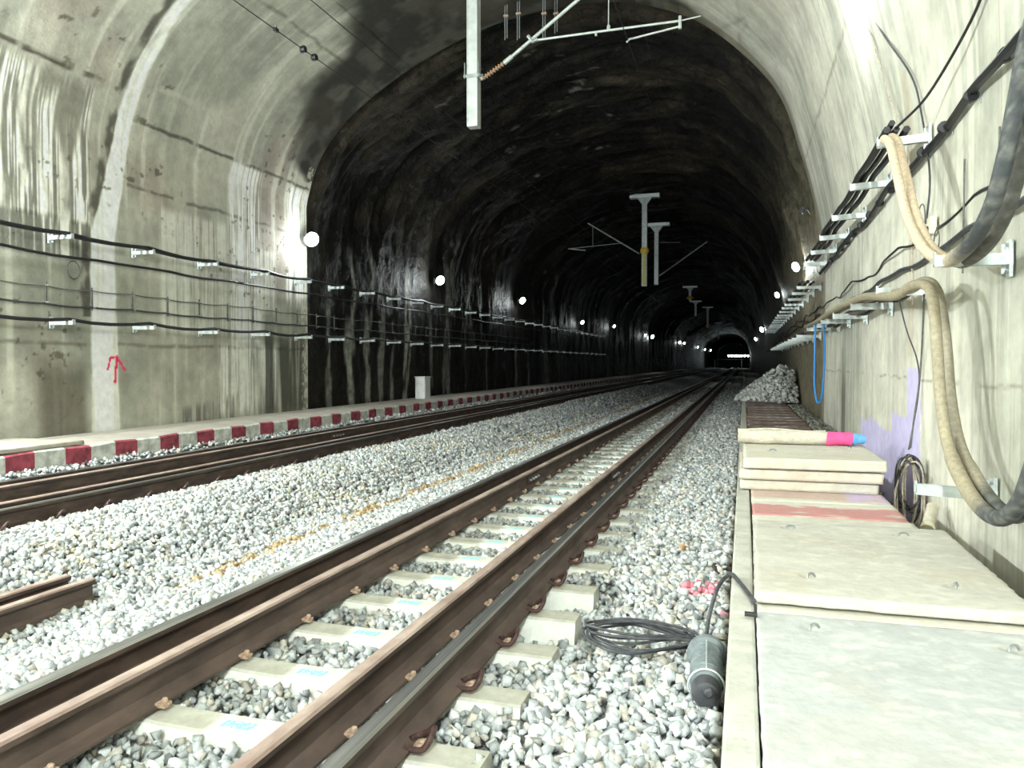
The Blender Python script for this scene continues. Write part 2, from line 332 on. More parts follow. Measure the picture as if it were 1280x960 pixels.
def rock(name, s0, s1, parts):
    ss = []; ys = []
    for (y0, y1, ry) in parts: ys += list(np.arange(y0, y1, ry))
    ys.append(parts[-1][1]); ys = np.array(ys); ns = int((s1 - s0) / .07) + 2
    s, Y = np.meshgrid(np.linspace(s0, s1, ns), ys, indexing='ij')
    x, z, nx, nz_ = prof_at(s)
    right = sst(18.5, 20.5, s); left = 1 - sst(4.5, 6.5, s)
    amp = .62 * (1 - right) * (1 - .65 * left) + .06 * right
    wav = fbm(s * .32 + 5, Y * 1.0, 201, 4, .55); wav2 = fbm(s * .9, Y * 2.2, 207, 4, .6); rid = 1 - np.abs(2 * fbm(s * .22, Y * .85 + .35 * s * 0, 213, 3) - 1)
    d = .12 * (1 - right) + amp * ((wav - .5) * .9 + (rid - .75) * .5 + (wav2 - .5) * .45)
    d = np.maximum(d, -.1 * (1 - right)); d = d * sst(15.35, 16.0, Y) + .10 * (1 - right) * (1 - sst(15.35, 16, Y))
    d = d + .03 * right
    c = np.zeros(s.shape + (3,)) + np.array([.010, .0092, .0078])
    pt = fbm(s * .5, Y * .8, 221)
    c = mixc(c, [.058, .048, .032], .85 * sst(.46, .68, pt) * sst(3, 8, s)); c = mixc(c, [.032, .027, .019], .6 * sst(.5, .7, fbm(s * .5, Y * .9, 225)) * (1 - sst(3, 8, s)))
    c = mixc(c, [.27, .235, .155], .95 * sst(19.2, 20.6, s) * (1 - sst(24, 33, Y)))  # brown right wall; its fade with distance paints the reach of the lamplight
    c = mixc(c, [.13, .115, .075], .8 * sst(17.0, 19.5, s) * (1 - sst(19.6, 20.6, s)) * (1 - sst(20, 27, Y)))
    c = mixc(c, [.05, .045, .03], .7 * right * sst(24, 33, Y)); c *= (1 - .6 * sst(30, 60, Y) * (s < 99))[..., None]  # right wall fade, then the far tunnel's darkness, painted into the rock colour
    st2 = fbm(s * .6, Y * 14, 233, 3); wob = .22 * (fbm(s * .8, Y * .4, 239) - .5)
    for (yc, w, sa, sb, a) in ((16.6, .10, .5, 3.4, .45), (17.55, .12, .5, 2.9, .75), (17.75, .08, 2.2, 4.7, .6), (18.5, .12, .6, 3.2, .8), (18.7, .06, 2.8, 4.8, .6), (19.3, .11, .5, 4.2, .55), (20.0, .08, .5, 3.0, .5), (20.95, .17, .5, 4.6, .98), (22.9, .12, .5, 3.2, .3), (24.2, .25, .5, 3.4, .35), (26.0, .1, .5, 3, .3), (28.5, .12, .5, 2.6, .5), (32.5, .2, .5, 2.6, .6), (34.5, .15, .5, 2.6, .6), (38, .3, .5, 4.5, .4), (39, .2, 3, 6.5, .4), (24.5, .3, 3.5, 6.2, .25)):
        m = band(Y + wob, yc, w * (.5 + .8 * fbm(s * 1.2, Y * 0 + yc, 241)), .06) * sst(sa - .2, sa + .2, s) * (1 - sst(sb - .4, sb + .3, s)) * sst(.28, .5, fbm(s * 1.5, Y * 6, 243))
        c = mixc(c, [.52, .53, .45], a * m)
    # pale drips near the crown
    m = sst(.72, .78, fbm(s * 2.2, Y * 5, 251)) * sst(.55, .65, fbm(s * .4, Y * .5, 252)); c = mixc(c, [.30, .30, .25], .55 * m * (s < 13))
    m = band(Y, 15.47, .03, .04) * (s < 10.5) * sst(.42, .55, fbm(s * 7, Y * 5, 255)); c = mixc(c, [.35, .35, .27], .6 * m)
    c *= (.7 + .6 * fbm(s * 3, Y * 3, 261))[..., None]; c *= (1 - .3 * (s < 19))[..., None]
    V = np.stack([x + nx * d, Y, z + nz_ * d], -1).reshape(-1, 3)
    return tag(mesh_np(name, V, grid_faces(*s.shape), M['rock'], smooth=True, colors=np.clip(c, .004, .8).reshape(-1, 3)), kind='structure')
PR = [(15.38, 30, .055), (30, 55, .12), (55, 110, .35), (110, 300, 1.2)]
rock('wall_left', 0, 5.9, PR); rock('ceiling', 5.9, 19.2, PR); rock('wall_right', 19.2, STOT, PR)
m = MB(); m.prism_y([(x * 1.0, z) for x, z in SP[::6]], 300, 300.3); tag(m.build('wall_far', mat('far_wall', (.10, .13, .15), .8)), kind='structure')
m = MB(); m.prism_y([(x * 1.0, z) for x, z in SP[::6]], -16.3, -16); tag(m.build('wall_back', mat('back_wall', (.30, .30, .26), .8)), kind='structure')

# ------------------------------------------------------------------ ground and ballast
TC1, TC2 = -2.04, -7.14
RUN = [-2.79, -1.29, -7.89, -6.39]; GRD = [-2.49, -1.575, -7.58, -6.69]
SLP = [2.72 + .575 * k for k in range(-4, 150)]
HX = [-9.6, -8.3, -8.12, -7.99, -7.8, -6.45, -6.3, -5.9, -5.4, -5.0, -4.55, -4.1, -3.7, -3.3, -3.0, -2.9, -1.2, -1.0, -.5, -.05, .3]
HZ = [.18, .24, .20, .06, -.03, -.045, .0, .05, .03, -.05, -.20, -.21, -.13, -.02, -.01, -.05, -.055, -.02, .0, .03, .03]
def hgt(X, Y):
    h = np.interp(X, HX, HZ) + .035 * (fbm(X * 1.1 + 50, Y * .9 + 50, 301) - .5) * (1 + 1.6 * band(X, -4.9, .7, .4))
    h = h - .10 * band(Y, 4.55, .62, .25) * band(X, -1.0, .2, .15)
    h = h - .03 * band(X, TC1, .85, .05) * 0
    return h
def bcol(X, Y, n):
    # stone colour by place and per-stone randomness
    r = rng.random(n)
    v = .32 + .38 * rng.random(n)
    c = np.stack([v * .93, v * 1.0, v * 1.01], 1)
    w = r < .20; c[w] = np.stack([v[w] * 1.06, v[w] * 1.02, v[w] * .90], 1)
    w = r > .93; c[w] *= .55
    w = (r > .85) & (r < .93); c[w] = np.stack([v[w] * 1.25, v[w] * 1.25, v[w] * 1.22], 1)
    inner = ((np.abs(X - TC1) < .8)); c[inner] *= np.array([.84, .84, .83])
    m = band(X + .12 * (fbm(Y * .8, X * 0 + 3, 311) - .5), -4.12, .03, .16) * sst(4.6, 5.6, Y) * sst(.3, .5, fbm(Y * 1.5, X * 4, 313)); mm = rng.random(n) < m * .85; c[mm] = np.array([.42, .31, .17]) * (.7 + .5 * rng.random((mm.sum(), 1)))
    m = sst(.52, .68, fbm(X * 1.5, Y * 1.2, 317)) * (X < -3.9) * (X > -6.3); mm = rng.random(n) < m * .3; c[mm] *= np.array([1.12, 1.0, .78])
    pk = (np.hypot(X + .27, (Y - 5.15) * .8) < .13) & (rng.random(n) < .75); c[pk] = np.array([.75, .27, .33]) * (.75 + .4 * rng.random((pk.sum(), 1)))
    pk = (np.hypot(X + .12, Y - 4.62) < .05); c[pk] = [.75, .25, .35]
    og = (np.hypot(X + .62, Y - 7.3) < .07) | (np.hypot(X + .45, Y - 6.3) < .05); c[og] = [.5, .33, .18]
    dk = (np.hypot(X + .09, Y - 5.7) < .16) & (rng.random(n) < .6); c[dk] = [.08, .06, .05]
    m = sst(14, 45, Y); c *= (1 - .5 * m)[:, None]  # distant stones coloured darker to paint in the gloom of the far tunnel
    return np.clip(c, .02, .82)
# base bed
xs = np.arange(-9.55, 1.46, .06); ys = np.concatenate([np.arange(-15.9, 1, .5), np.arange(1, 40, .07), np.arange(40, 90, .4), np.arange(90, 300.5, 2)])
X, Y = np.meshgrid(xs, ys, indexing='ij')
H = hgt(X, Y) - .045 + .03 * (fbm(X * 14, Y * 14, 331, 2) - .5)
vis = np.abs(((Y - SLP[0]) / .575 + .5) % 1 - .5) * .575
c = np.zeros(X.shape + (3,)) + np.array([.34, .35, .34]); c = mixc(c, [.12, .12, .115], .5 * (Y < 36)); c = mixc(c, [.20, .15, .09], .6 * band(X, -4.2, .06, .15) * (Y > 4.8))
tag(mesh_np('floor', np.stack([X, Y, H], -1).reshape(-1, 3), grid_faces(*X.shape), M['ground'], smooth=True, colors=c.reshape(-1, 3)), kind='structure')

phi = (1 + 5 ** .5) / 2
ICO = np.array([(-1, phi, 0), (1, phi, 0), (-1, -phi, 0), (1, -phi, 0), (0, -1, phi), (0, 1, phi), (0, -1, -phi), (0, 1, -phi), (phi, 0, -1), (phi, 0, 1), (-phi, 0, -1), (-phi, 0, 1)]) / math.hypot(1, phi)
ICF = np.array([(0, 11, 5), (0, 5, 1), (0, 1, 7), (0, 7, 10), (0, 10, 11), (1, 5, 9), (5, 11, 4), (11, 10, 2), (10, 7, 6), (7, 1, 8), (3, 9, 4), (3, 4, 2), (3, 2, 6), (3, 6, 8), (3, 8, 9), (4, 9, 5), (2, 4, 11), (6, 2, 10), (8, 6, 7), (9, 8, 1)])
CUB = np.array([(-1, -1, -1), (1, -1, -1), (1, 1, -1), (-1, 1, -1), (-1, -1, 1), (1, -1, 1), (1, 1, 1), (-1, 1, 1)]) * .68
CUB[4:, :2] *= .72; CUB[:4, :2] *= 1.0
CBF = np.array([(0, 2, 1), (0, 3, 2), (4, 5, 6), (4, 6, 7), (0, 1, 5), (0, 5, 4), (1, 2, 6), (1, 6, 5), (2, 3, 7), (2, 7, 6), (3, 0, 4), (3, 4, 7)])
def stones(P, rad, col, flat=.8):
    n = len(P)
    T = CUB[None] * (1 + .30 * (rng.random((n, 8, 1)) - .5)) + .50 * (rng.random((n, 8, 3)) - .5)
    T = T * (np.array([1, .82, .66]) * (.75 + .5 * rng.random((n, 3))))[:, None, :]
    q = rng.normal(size=(n, 4)); q[:, 1:3] *= .75; q /= np.linalg.norm(q, axis=1)[:, None]; w, x, y, z = q.T
    Rm = np.stack([1 - 2 * (y * y + z * z), 2 * (x * y - z * w), 2 * (x * z + y * w), 2 * (x * y + z * w), 1 - 2 * (x * x + z * z), 2 * (y * z - x * w), 2 * (x * z - y * w), 2 * (y * z + x * w), 1 - 2 * (x * x + y * y)], 1).reshape(n, 3, 3)
    V = np.einsum('nij,nkj->nki', Rm, T) * rad[:, None, None] + P[:, None, :]
    Fc = CBF[None] + (np.arange(n) * 8)[:, None, None]
    C = np.repeat(col[:, None, :], 8, 1) * (.92 + .16 * rng.random((n, 8, 1)))
    return V.reshape(-1, 3), Fc.reshape(-1, 3), np.clip(C, 0, .9).reshape(-1, 3)
def lay(y0, y1, sp, rmin, rmax, extra=.42):
    xs = np.arange(-8.2, -.06, sp); ys = np.arange(y0, y1, sp)
    X, Y = np.meshgrid(xs, ys); X = X.ravel(); Y = Y.ravel()
    X = X + (rng.random(len(X)) - .5) * sp * 1.1; Y = Y + (rng.random(len(Y)) - .5) * sp * 1.1
    k = rng.random(len(X)) < extra; lv = np.zeros(len(X)); X = np.r_[X, X[k] + sp * .5]; Y = np.r_[Y, Y[k] + sp * .5]; lv = np.r_[lv, np.ones(k.sum()) * sp * .42]
    keep = (X > -1.32 * Y - .35) & (X < -.085)              # the wedge of ground the place shows from here, with room to step aside
    rad = rmin + (rmax - rmin) * rng.random(len(X)) ** 1.5
    dr = np.min(np.abs(X[:, None] - np.array(RUN + GRD)[None]), 1); under = dr <= (.078 + rad * .55)
    
    keep &= ~((X > GRD[1]) & (X < RUN[1]) & (rng.random(len(X)) < .25))
    ds = np.abs(((Y - SLP[0]) / .575 + .5) % 1 - .5) * .575
    onS = (ds < .10 + rad * .75)
    in1 = (X > -2.9) & (X < -1.22); keep &= ~(onS & in1 & (rng.random(len(X)) < .985 - .5 * sst(13, 20, Y)))
    out1 = (X >= -1.22) & (X < -.90); keep &= ~(onS & out1 & (rng.random(len(X)) < .95 - .75 * sst(5.2, 6.6, Y)))
    outl = (X <= -2.9) & (X > -3.2); keep &= ~(onS & outl & (rng.random(len(X)) < .45))
    in2 = (X < -6.5) & (X > -7.8); keep &= ~(onS & in2 & (rng.random(len(X)) < .6))
    # old rails lying in the trough
    keep &= ~((Y < 4.42) & ((np.abs(X + 4.70) < .075) | (np.abs(X + 4.46) < .075) | (np.abs(X + 4.58) < .05)))
    keep &= ~(under & onS); keep &= ~(under & (lv > 0))
    X = X[keep]; Y = Y[keep]; rad = rad[keep]; lv = lv[keep]; under = under[keep]
    Z = hgt(X, Y) - rad * .2 + lv * .9 + (rng.random(len(X)) - .5) * .02
    Z = np.where(under, np.minimum(Z, .006 - rad * .95), Z)
    return np.stack([X, Y, Z], 1), rad
PS = []; RS = []
for a in ((1.6, 8, .045, .022, .044), (8, 15, .055, .026, .046), (15, 27, .078, .036, .056), (27, 48, .13, .055, .085)):
    p, r = lay(*a); PS.append(p); RS.append(r)
PS = np.vstack(PS); RS = np.concatenate(RS)
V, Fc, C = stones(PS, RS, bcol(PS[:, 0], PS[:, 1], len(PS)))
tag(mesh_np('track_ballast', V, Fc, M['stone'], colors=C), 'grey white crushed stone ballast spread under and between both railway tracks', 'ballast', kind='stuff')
print('stones', len(PS))
# rubble heap on the walkway
def heap(name, cx, cy, zb, h, rx, ry, n, rad, label, xmax=1.34, xmin=-.2):
    P = []
    for i in range(n * 3):
        a = random.random() * 2 * PI; q = math.sqrt(random.random()); x = cx + rx * q * math.cos(a); y = cy + ry * q * math.sin(a)
        if x > xmax or x < xmin: continue
        z = zb + h * (1 - q) ** .9 * (.8 + .3 * random.random()) + .02
        P.append((x, y, z))
        if len(P) >= n: break
    P = np.array(P); v = .33 + .42 * rng.random(len(P)); col = np.stack([v * .97, v, v * .93], 1)
    # core fills
    V, Fc, C = stones(P, rad * (.6 + .9 * rng.random(len(P))), col)
    k = 18; core = [(cx + (min(rx * math.cos(2 * PI * j / k), xmax - cx)), cy + ry * math.sin(2 * PI * j / k), zb) for j in range(k)] + [(cx, cy, zb + h * .85)]
    core = np.array(core); core[:, 0] = np.clip(core[:, 0], xmin, xmax)
    n0 = len(V); V = np.vstack([V, core]); Fc = np.vstack([Fc, np.array([(n0 + j, n0 + (j + 1) % k, n0 + k) for j in range(k)])]); C = np.vstack([C, np.zeros((k + 1, 3)) + .3])
    return tag(mesh_np(name, V, Fc, M['stone'], colors=C), label, 'rubble heap', kind='stuff')
heap('rubble_heap', 1.02, 22.9, .47, .92, 1.25, 1.9, 1500, .055, 'large heap of pale broken stone piled on the right walkway against the wall')
heap('rubble_heap', .95, 34, .47, .55, .6, 1.3, 350, .07, 'small grey rubble heap further along the right walkway behind the large heap')
P = np.array([(1.1 + .28 * random.random() - .02, 12.5 + 8 * random.random(), .40 + .05 * random.random()) for _ in range(900)])
V, Fc, C = stones(P, .02 + .03 * rng.random(len(P)), np.array([.22, .22, .19]) * (.5 + .9 * rng.random((len(P), 1))))
tag(mesh_np('gutter_gravel', V, Fc, M['stone'], colors=C), 'dark loose gravel filling the gap between walkway slabs and right wall', 'gravel', kind='stuff')
P = np.array([(1.1 + .25 * random.random(), 4.8 + 4.2 * random.random(), .12 + .05 * random.random()) for _ in range(260)])
V, Fc, C = stones(P, .015 + .03 * rng.random(len(P)), np.array([.25, .22, .18]) * (.4 + .9 * rng.random((len(P), 1))))
tag(mesh_np('gutter_rubble', V, Fc, M['stone'], colors=C), 'brown rubble in the gap between painted slabs and lavender wall patch', 'rubble', kind='stuff')

# ------------------------------------------------------------------ rails
def rail_prof(h=.176, hw=.0365, fw=.075):
    r = [(-fw, 0), (-fw, .012), (-.03, .026), (-.0095, .045), (-.0085, h - .055), (-hw + .004, h - .038), (-hw, h - .030), (-hw, h - .010), (-hw + .010, h)]
    return r + [(-x, z) for x, z in r[::-1]]
HEADI = (7, 8, 9)
def rail(name, x, y0, y1, z0, head, side, label, cat='rail', group=None, step=6, skew=0, side_all=None):
    pr = rail_prof(); n = len(pr); ys = np.arange(y0, y1, step).tolist() + [y1]
    V = [(px, y, pz) for y in ys for px, pz in pr]; Fs = []; fm = []
    V = [(px + skew * (y - y0), y, pz) for (px, y, pz) in V]
    for i in range(len(ys) - 1):
        for j in range(n):
            Fs.append([i * n + j, i * n + (j + 1) % n, (i + 1) * n + (j + 1) % n, (i + 1) * n + j]); fm.append(1 if j in (7, 8, 9) else 0)
    Fs.append(list(range(n))[::-1]); Fs.append([(len(ys) - 1) * n + j for j in range(n)]); fm += [0, 0]
    o = mesh_np(name, np.array(V), Fs, None, mats=[side, head], fmat=fm)
    bm = bmesh.new(); bm.from_mesh(o.data); bmesh.ops.recalc_face_normals(bm, faces=bm.faces[:]); bm.to_mesh(o.data); bm.free()
    o.location = (x, 0, z0); return tag(o, label, cat, group)
RZ = .014
def fishplate(parent, y, sx):
    m = MB(); m.box((sx * .028, y, .085), (.022, .48, .085), bev=.006)
    o = m.build('fishplate', M['rail_side'], parent)
    for k in range(4):
        b = MB(); b.lathe([(.017, 0), (.017, .018), (.01, .03)], (sx * .038 if sx > 0 else -.068, y - .18 + .12 * k, .085), 'x', 6); b.build('bolt', M['steel_dark'], o)
L_run = rail('running_rail', RUN[0], -10, 250, RZ, M['rail_head'], M['rail_side'], 'left running rail of the nearer track, shiny head, dark rusty web')
R_run = rail('running_rail', RUN[1], -10, 250, RZ, M['rail_head'], M['rail_rust'], 'right running rail of the nearer track, bright polished top, beside the walkway')
L_g = rail('guard_rail', GRD[0], -10, 250, RZ, M['guard_head'], M['rail_rust'], 'left brown guard rail of the nearer track with a bolted joint', 'rail')
R_g = rail('guard_rail', GRD[1], -10, 250, RZ, M['guard_head'], M['rail_rust'], 'right brown guard rail of the nearer track, just inside the polished rail', 'rail')
fishplate(L_g, 9.05, 1); fishplate(R_g, 9.6, 1)
L2 = rail('running_rail', RUN[2], 0, 250, RZ, M['rail_head'], M['rail_side'], 'outermost running rail of the far track beside the red and white kerb')
R2 = rail('running_rail', RUN[3], 0, 250, RZ, M['rail_head'], M['rail_side'], 'running rail of the far track on the side of the middle ballast')
G3 = rail('guard_rail', GRD[2], 0, 250, RZ, M['guard_head'], M['rail_side'], 'guard rail of the far track nearest the red and white kerb', 'rail')
G4 = rail('guard_rail', GRD[3], 0, 250, RZ, M['guard_head'], M['rail_side'], 'guard rail of the far track nearest the middle ballast', 'rail')
fishplate(G3, 13.3, 1)
rail('scrap_rail', -4.70, 1.2, 4.38, -.205, M['guard_head'], M['rail_rust'], 'shorter old rusty rail lying in the trough, further from the nearer track', 'scrap rail', 'old rails lying in the trough', skew=-.0)
rail('scrap_rail', -4.46, 1.2, 4.36, -.205, M['guard_head'], M['rail_rust'], 'old rusty rail lying in the trough, closer to the nearer track', 'scrap rail', 'old rails lying in the trough')

# ------------------------------------------------------------------ sleepers with fasteners
def sleeper_mesh(L, name):
    m = MB(); nx = 24; V = []; Fs = []
    xs = [-L / 2 + L * i / nx for i in range(nx + 1)]
    for x in xs:
        dip = .012 * math.exp(-(abs(x) / .42) ** 4)
        V += [(x, -.135, -.20), (x, -.085, -.012 - dip), (x, -.075, -dip), (x, .075, -dip), (x, .085, -.012 - dip), (x, .135, -.20)]
    for i in range(nx):
        for j in range(6): Fs.append([i * 6 + j, i * 6 + (j + 1) % 6, (i + 1) * 6 + (j + 1) % 6, (i + 1) * 6 + j])
    Fs += [list(range(6))[::-1], [nx * 6 + j for j in range(6)]]
    m.add(V, Fs); return m
def clip_mb(sx):
    m = MB()
    p = [(.0, -.045, .032), (.04, -.052, .026), (.085, -.05, .03), (.11, -.035, .062), (.112, 0, .088), (.10, .03, .078), (.06, .045, .05), (.02, .04, .034), (.0, .01, .032)]
    m.tube([(sx * a * .9, b, c + .004) for a, b, c in spl(p, 5)], .0125, 8); return m
def make_sleeper(L, full=True):
    root = empty('concrete_sleeper')
    q = sleeper_mesh(L, 'x'); q.m = [1 if (i % 6) in (0, 4) else 0 for i in range(24 * 6)] + [0, 0]
    sm = q.build('sleeper_body', None, root, mats=[M['sleeper'], M['sleeper_side']])
    tgt = [(RUN[0] - TC1, -1), (RUN[1] - TC1, 1)]
    for (x, sx) in tgt:
        c = clip_mb(sx).build('rail_clip', M['clip'], root, True); c.location = (x + sx * .052, 0, 0)
        b = MB(); b.box((sx * .035, 0, .018), (.04, .055, .036), bev=.007); b.box((sx * .045, .0, .038), (.022, .022, .02), bev=.004); s = b.build('clip_shoulder', M['clip_tan'], root); s.location = (x + sx * .062, 0, 0)
        s['label'] = 'tan clip shoulder'
    if full:
        for x in (GRD[0] - TC1, GRD[1] - TC1):
            b = MB(); b.box((0, 0, .028), (.055, .05, .02), bev=.006); b.lathe([(.014, .035), (.014, .052), (.008, .058)], (.008, 0, 0), 'z', 6)
            s = b.build('guard_clip', M['clip_tan'], root); s.location = (x + .088, 0, 0)
    return root
S0 = make_sleeper(2.22)
n1 = [y for y in SLP if 1.5 < y < 62]
ordn = ['first', 'second', 'third', 'fourth', 'fifth', 'sixth', 'seventh', 'eighth', 'ninth', 'tenth', 'eleventh', 'twelfth']
for i, y in enumerate(n1):
    o = S0 if i == 0 else copy_tree(S0)
    o.location = (TC1, y, 0); o.rotation_euler = (0, 0, -.0)
    if i < 2: tag(o, 'concrete sleeper of the nearer track at the bottom edge of the picture' if i else 'concrete sleeper of the nearer track cut off below the picture', 'sleeper', 'sleepers of the nearer track')
    elif i - 2 < 10: tag(o, '%s whole concrete sleeper of the nearer track, counting up from the bottom edge' % ordn[i - 2], 'sleeper', 'sleepers of the nearer track')
    else: tag(o, 'concrete sleeper of the nearer track, in the distant run half sunk in stone', 'sleeper', 'sleepers of the nearer track')
S2 = make_sleeper(2.02, False)
ys2 = [5.2 + .575 * k for k in range(0, 64)]
for i, y in enumerate(ys2):
    o = S2 if i == 0 else copy_tree(S2)
    o.location = (TC2 + .0, y, 0); tag(o, 'buried concrete sleeper of the far track, only its clips showing', 'sleeper', 'sleepers of the far track')

# ------------------------------------------------------------------ left walkway with painted kerb
kw, kr = mat('kerb_white_paint', (.38, .40, .36), .8, col2=(.74, .75, .70), nscale=9, bump=(30, .5, .01)), mat('kerb_red_paint', (.16, .03, .045), .8, col2=(.42, .075, .11), nscale=9, bump=(30, .5, .01))
kt = mat('walkway_concrete', (.42, .38, .33), .85, col2=(.52, .49, .42), nscale=3, bump=(25, .5, .01))
V = []; Fs = []; fm = []
y = 5.99; red = True; edges = []
while y < 120: edges.append((y, red)); y += .395 if red else .425; red = not red
yy = [e[0] for e in edges]
for i, yv in enumerate(yy):
    dx = .012 * math.sin(i * 1.7) ; dz = .010 * math.sin(i * 2.3)
    V += [(-8.19 + dx, yv, -.15), (-8.19 + dx, yv, .415 + dz), (-8.23 + dx, yv, .435 + dz), (-9.46, yv, .45), (-9.46, yv, -.15)]
for i in range(len(yy) - 1):
    a = i * 5; b = a + 5
    for j in range(4): Fs.append([a + j, b + j, b + j + 1, a + j + 1]); fm.append((1 if edges[i][1] else 0) if j in (0, 1) else 2)
o = mesh_np('trim_1', np.array(V), Fs, None, mats=[kw, kr, kt], fmat=fm); tag(o, kind='structure')

def slab_paint(Xl, Yl, base, seed, edge=None, stripes=None):
    n = fbm(Xl * 2 + seed, Yl * 5 + 3, seed, 4); f = fbm(Xl * 14 + 3, Yl * 20 + 5, seed + 9, 4); b2 = fbm(Xl * 3 + 9, Yl * 3 + 1, seed + 20, 3)
    c = np.zeros(Xl.shape + (3,)) + np.array(base); c *= (.86 + .28 * n)[..., None] * (.93 + .14 * f)[..., None]
    c = mixc(c, np.array(base) * [.95, .87, .76], .35 * sst(.56, .7, b2)); c = mixc(c, [.62, .62, .55], .35 * sst(.6, .72, f))
    return c
def slab(name, x0, x1, y0, y1, ztop, th, base, seed, label, group, holes=(), res=.03, rough=.006, paint=None, tilt=(0, 0), rz=0, cat='slab'):
    sx, sy = x1 - x0, y1 - y0; nx = max(3, int(sx / res)); ny = max(3, int(sy / res)); nz_ = 3 if res > .02 else 5
    P = {}; V = []
    def vid(i, j, k):
        key = (i, j, k)
        if key not in P: P[key] = len(V); V.append((sx * (i / nx - .5), sy * (j / ny - .5), -th * (1 - k / nz_)))
        return P[key]
    Fs = []
    for k, fl in ((nz_, 0), (0, 1)):
        for i in range(nx):
            for j in range(ny):
                q = [vid(i, j, k), vid(i + 1, j, k), vid(i + 1, j + 1, k), vid(i, j + 1, k)]; Fs.append(q[::-1] if fl else q)
    for k in range(nz_):
        for i in range(nx):
            Fs.append([vid(i, 0, k), vid(i + 1, 0, k), vid(i + 1, 0, k + 1), vid(i, 0, k + 1)]); Fs.append([vid(i + 1, ny, k), vid(i, ny, k), vid(i, ny, k + 1), vid(i + 1, ny, k + 1)])
        for j in range(ny):
            Fs.append([vid(0, j + 1, k), vid(0, j, k), vid(0, j, k + 1), vid(0, j + 1, k + 1)]); Fs.append([vid(nx, j, k), vid(nx, j + 1, k), vid(nx, j + 1, k + 1), vid(nx, j, k + 1)])
    V = np.array(V); x, y, z = V.T
    ex = sx / 2 - np.abs(x); ey = sy / 2 - np.abs(y); e = np.minimum(ex, ey)
    nn = fbm(x * 18 + seed, y * 18 + z * 30 + 7, seed + 2, 3) - .5; n2 = fbm(y * 16 + 31, z * 30 + x * 16 + 3, seed + 5, 3) - .5
    rim = (e < 1e-4)
    V[:, 0] += np.where(ex < 1e-4, np.sign(x) * (nn * 3 * rough - rough * .5), 0); V[:, 1] += np.where(ey < 1e-4, np.sign(y) * (n2 * 3 * rough - rough * .5), 0)
    topedge = rim & (z > -1e-5); V[:, 2] -= np.where(topedge, rough * (.6 + 2 * np.abs(nn)), 0)
    V[:, 2] += np.where(z > -1e-5, .004 * (fbm(x * 4 + 7, y * 4 + 9, seed + 7) - .5), 0)
    cx, cy = (x0 + x1) / 2, (y0 + y1) / 2
    c = paint(x + cx, y + cy, z) if paint else slab_paint(x, y, base, seed)
    for (hx, hy) in holes:
        d = np.hypot((x - (hx - cx)), (y - (hy - cy))); V[:, 2] -= np.where(z > -.004, .014 * (1 - sst(.032, .05, d)), 0); c = mixc(c, [.30, .29, .25], .6 * (1 - sst(.03, .055, d)) * (z > -.004))
    root = empty(name, (cx, cy, ztop - th), rz, label, cat, group)
    o = mesh_np('slab_body', V + np.array([0, 0, th]), np.array(Fs), M['slab'], root, colors=np.clip(c, .02, .85))
    if tilt != (0, 0): root.rotation_euler = (tilt[0], tilt[1], rz)
    for (hx, hy) in holes:
        m = MB(); m.tube(spl([(-.03, 0, -.006), (-.022, .002, .008), (0, .006, .012), (.02, .002, .008), (.03, -.002, -.006)], 4), .0055, 6); l = m.build('lifting_loop', M['steel_dark'], root); l.location = (hx - cx, hy - cy, th); l.rotation_euler = (0, 0, random.random() * 2)
    return root
slab('kerb_cover_slab', -9.4, -8.24, 5.6, 7.98, .50, .055, (.42, .40, .34), 600, 'grey concrete slab lying on the left walkway at the picture edge', None, res=.06)

# ------------------------------------------------------------------ right walkway
m = MB(); m.box((.50, 60, .12), (1.10, 134, .5)); m.box((1.2, 7, -.05), (.42, 30, .3)); m.box((1.2, 69, .12), (.42, 120, .46)); b = m.build('trim_2', mat('channel_concrete', (.28, .26, .21), .85, noise=(6, .7, 1.1)))
tag(b, kind='structure')
kc = mat('right_kerb_concrete', (.38, .38, .335), .85, col2=(.52, .52, .465), nscale=6, bump=(30, .5, .01))
m = MB()
for (a, bq) in ((-8, 3.33), (3.345, 4.9), (4.91, 7.9), (7.91, 12), (12.01, 20), (20.01, 120)):
    m.box((.0, (a + bq) / 2, .155), (.10, bq - a, .615), bev=.012)
tag(m.build('trim_3', kc), kind='structure')
g = 'large concrete cover slabs on the right walkway'
def hz(px, py, z): p = aZ(px, py, z); return (p[0], p[1])
slab('cover_slab', .054, 1.34, 1.0, 3.34, .475, .09, (.40, .415, .41), 700, 'large pale grey walkway slab at the lower right corner, nearest of all', g, holes=[hz(1018, 786, .47), hz(1268, 813, .47)], res=.0155, rough=.003)
slab('cover_slab', .054, 1.10, 3.36, 4.60, .465, .09, (.5, .48, .4), 705, 'slab under the raised beige slab, almost hidden', g, res=.04)
slab('cover_slab', .057, 1.14, hz(1047, 749, .52)[1], hz(1045, 655, .52)[1], .522, .045, (.475, .465, .41), 710, 'raised beige slab with four lifting hooks, overlapping the nearest grey slab', g, holes=[hz(987, 660, .52), hz(1128, 669, .52), hz(1015, 721, .52), hz(1197, 733, .52)], res=.0155, rough=.0065, rz=-.008)
def stripe_paint(cols, seed):
    def f(x, y, z):
        c = slab_paint(x, y, (.54, .53, .46), seed)
        for (y0, y1, col, a) in cols:
            w = .01 * (fbm(x * 9, y * 0 + 1, seed) - .5)
            c = mixc(c, col, a * ((y + w > y0) & (y + w < y1)) * sst(.2, .42, fbm(x * 5, y * 12, seed + 1)))
        return c
    return f
gp = 'painted cover slabs in front of the slab stack'
slab('painted_slab', .06, 1.06, 4.68, 5.52, .47, .085, 0, 720, 'bare pale slab right behind the raised beige slab', gp, res=.03, paint=stripe_paint([], 720))
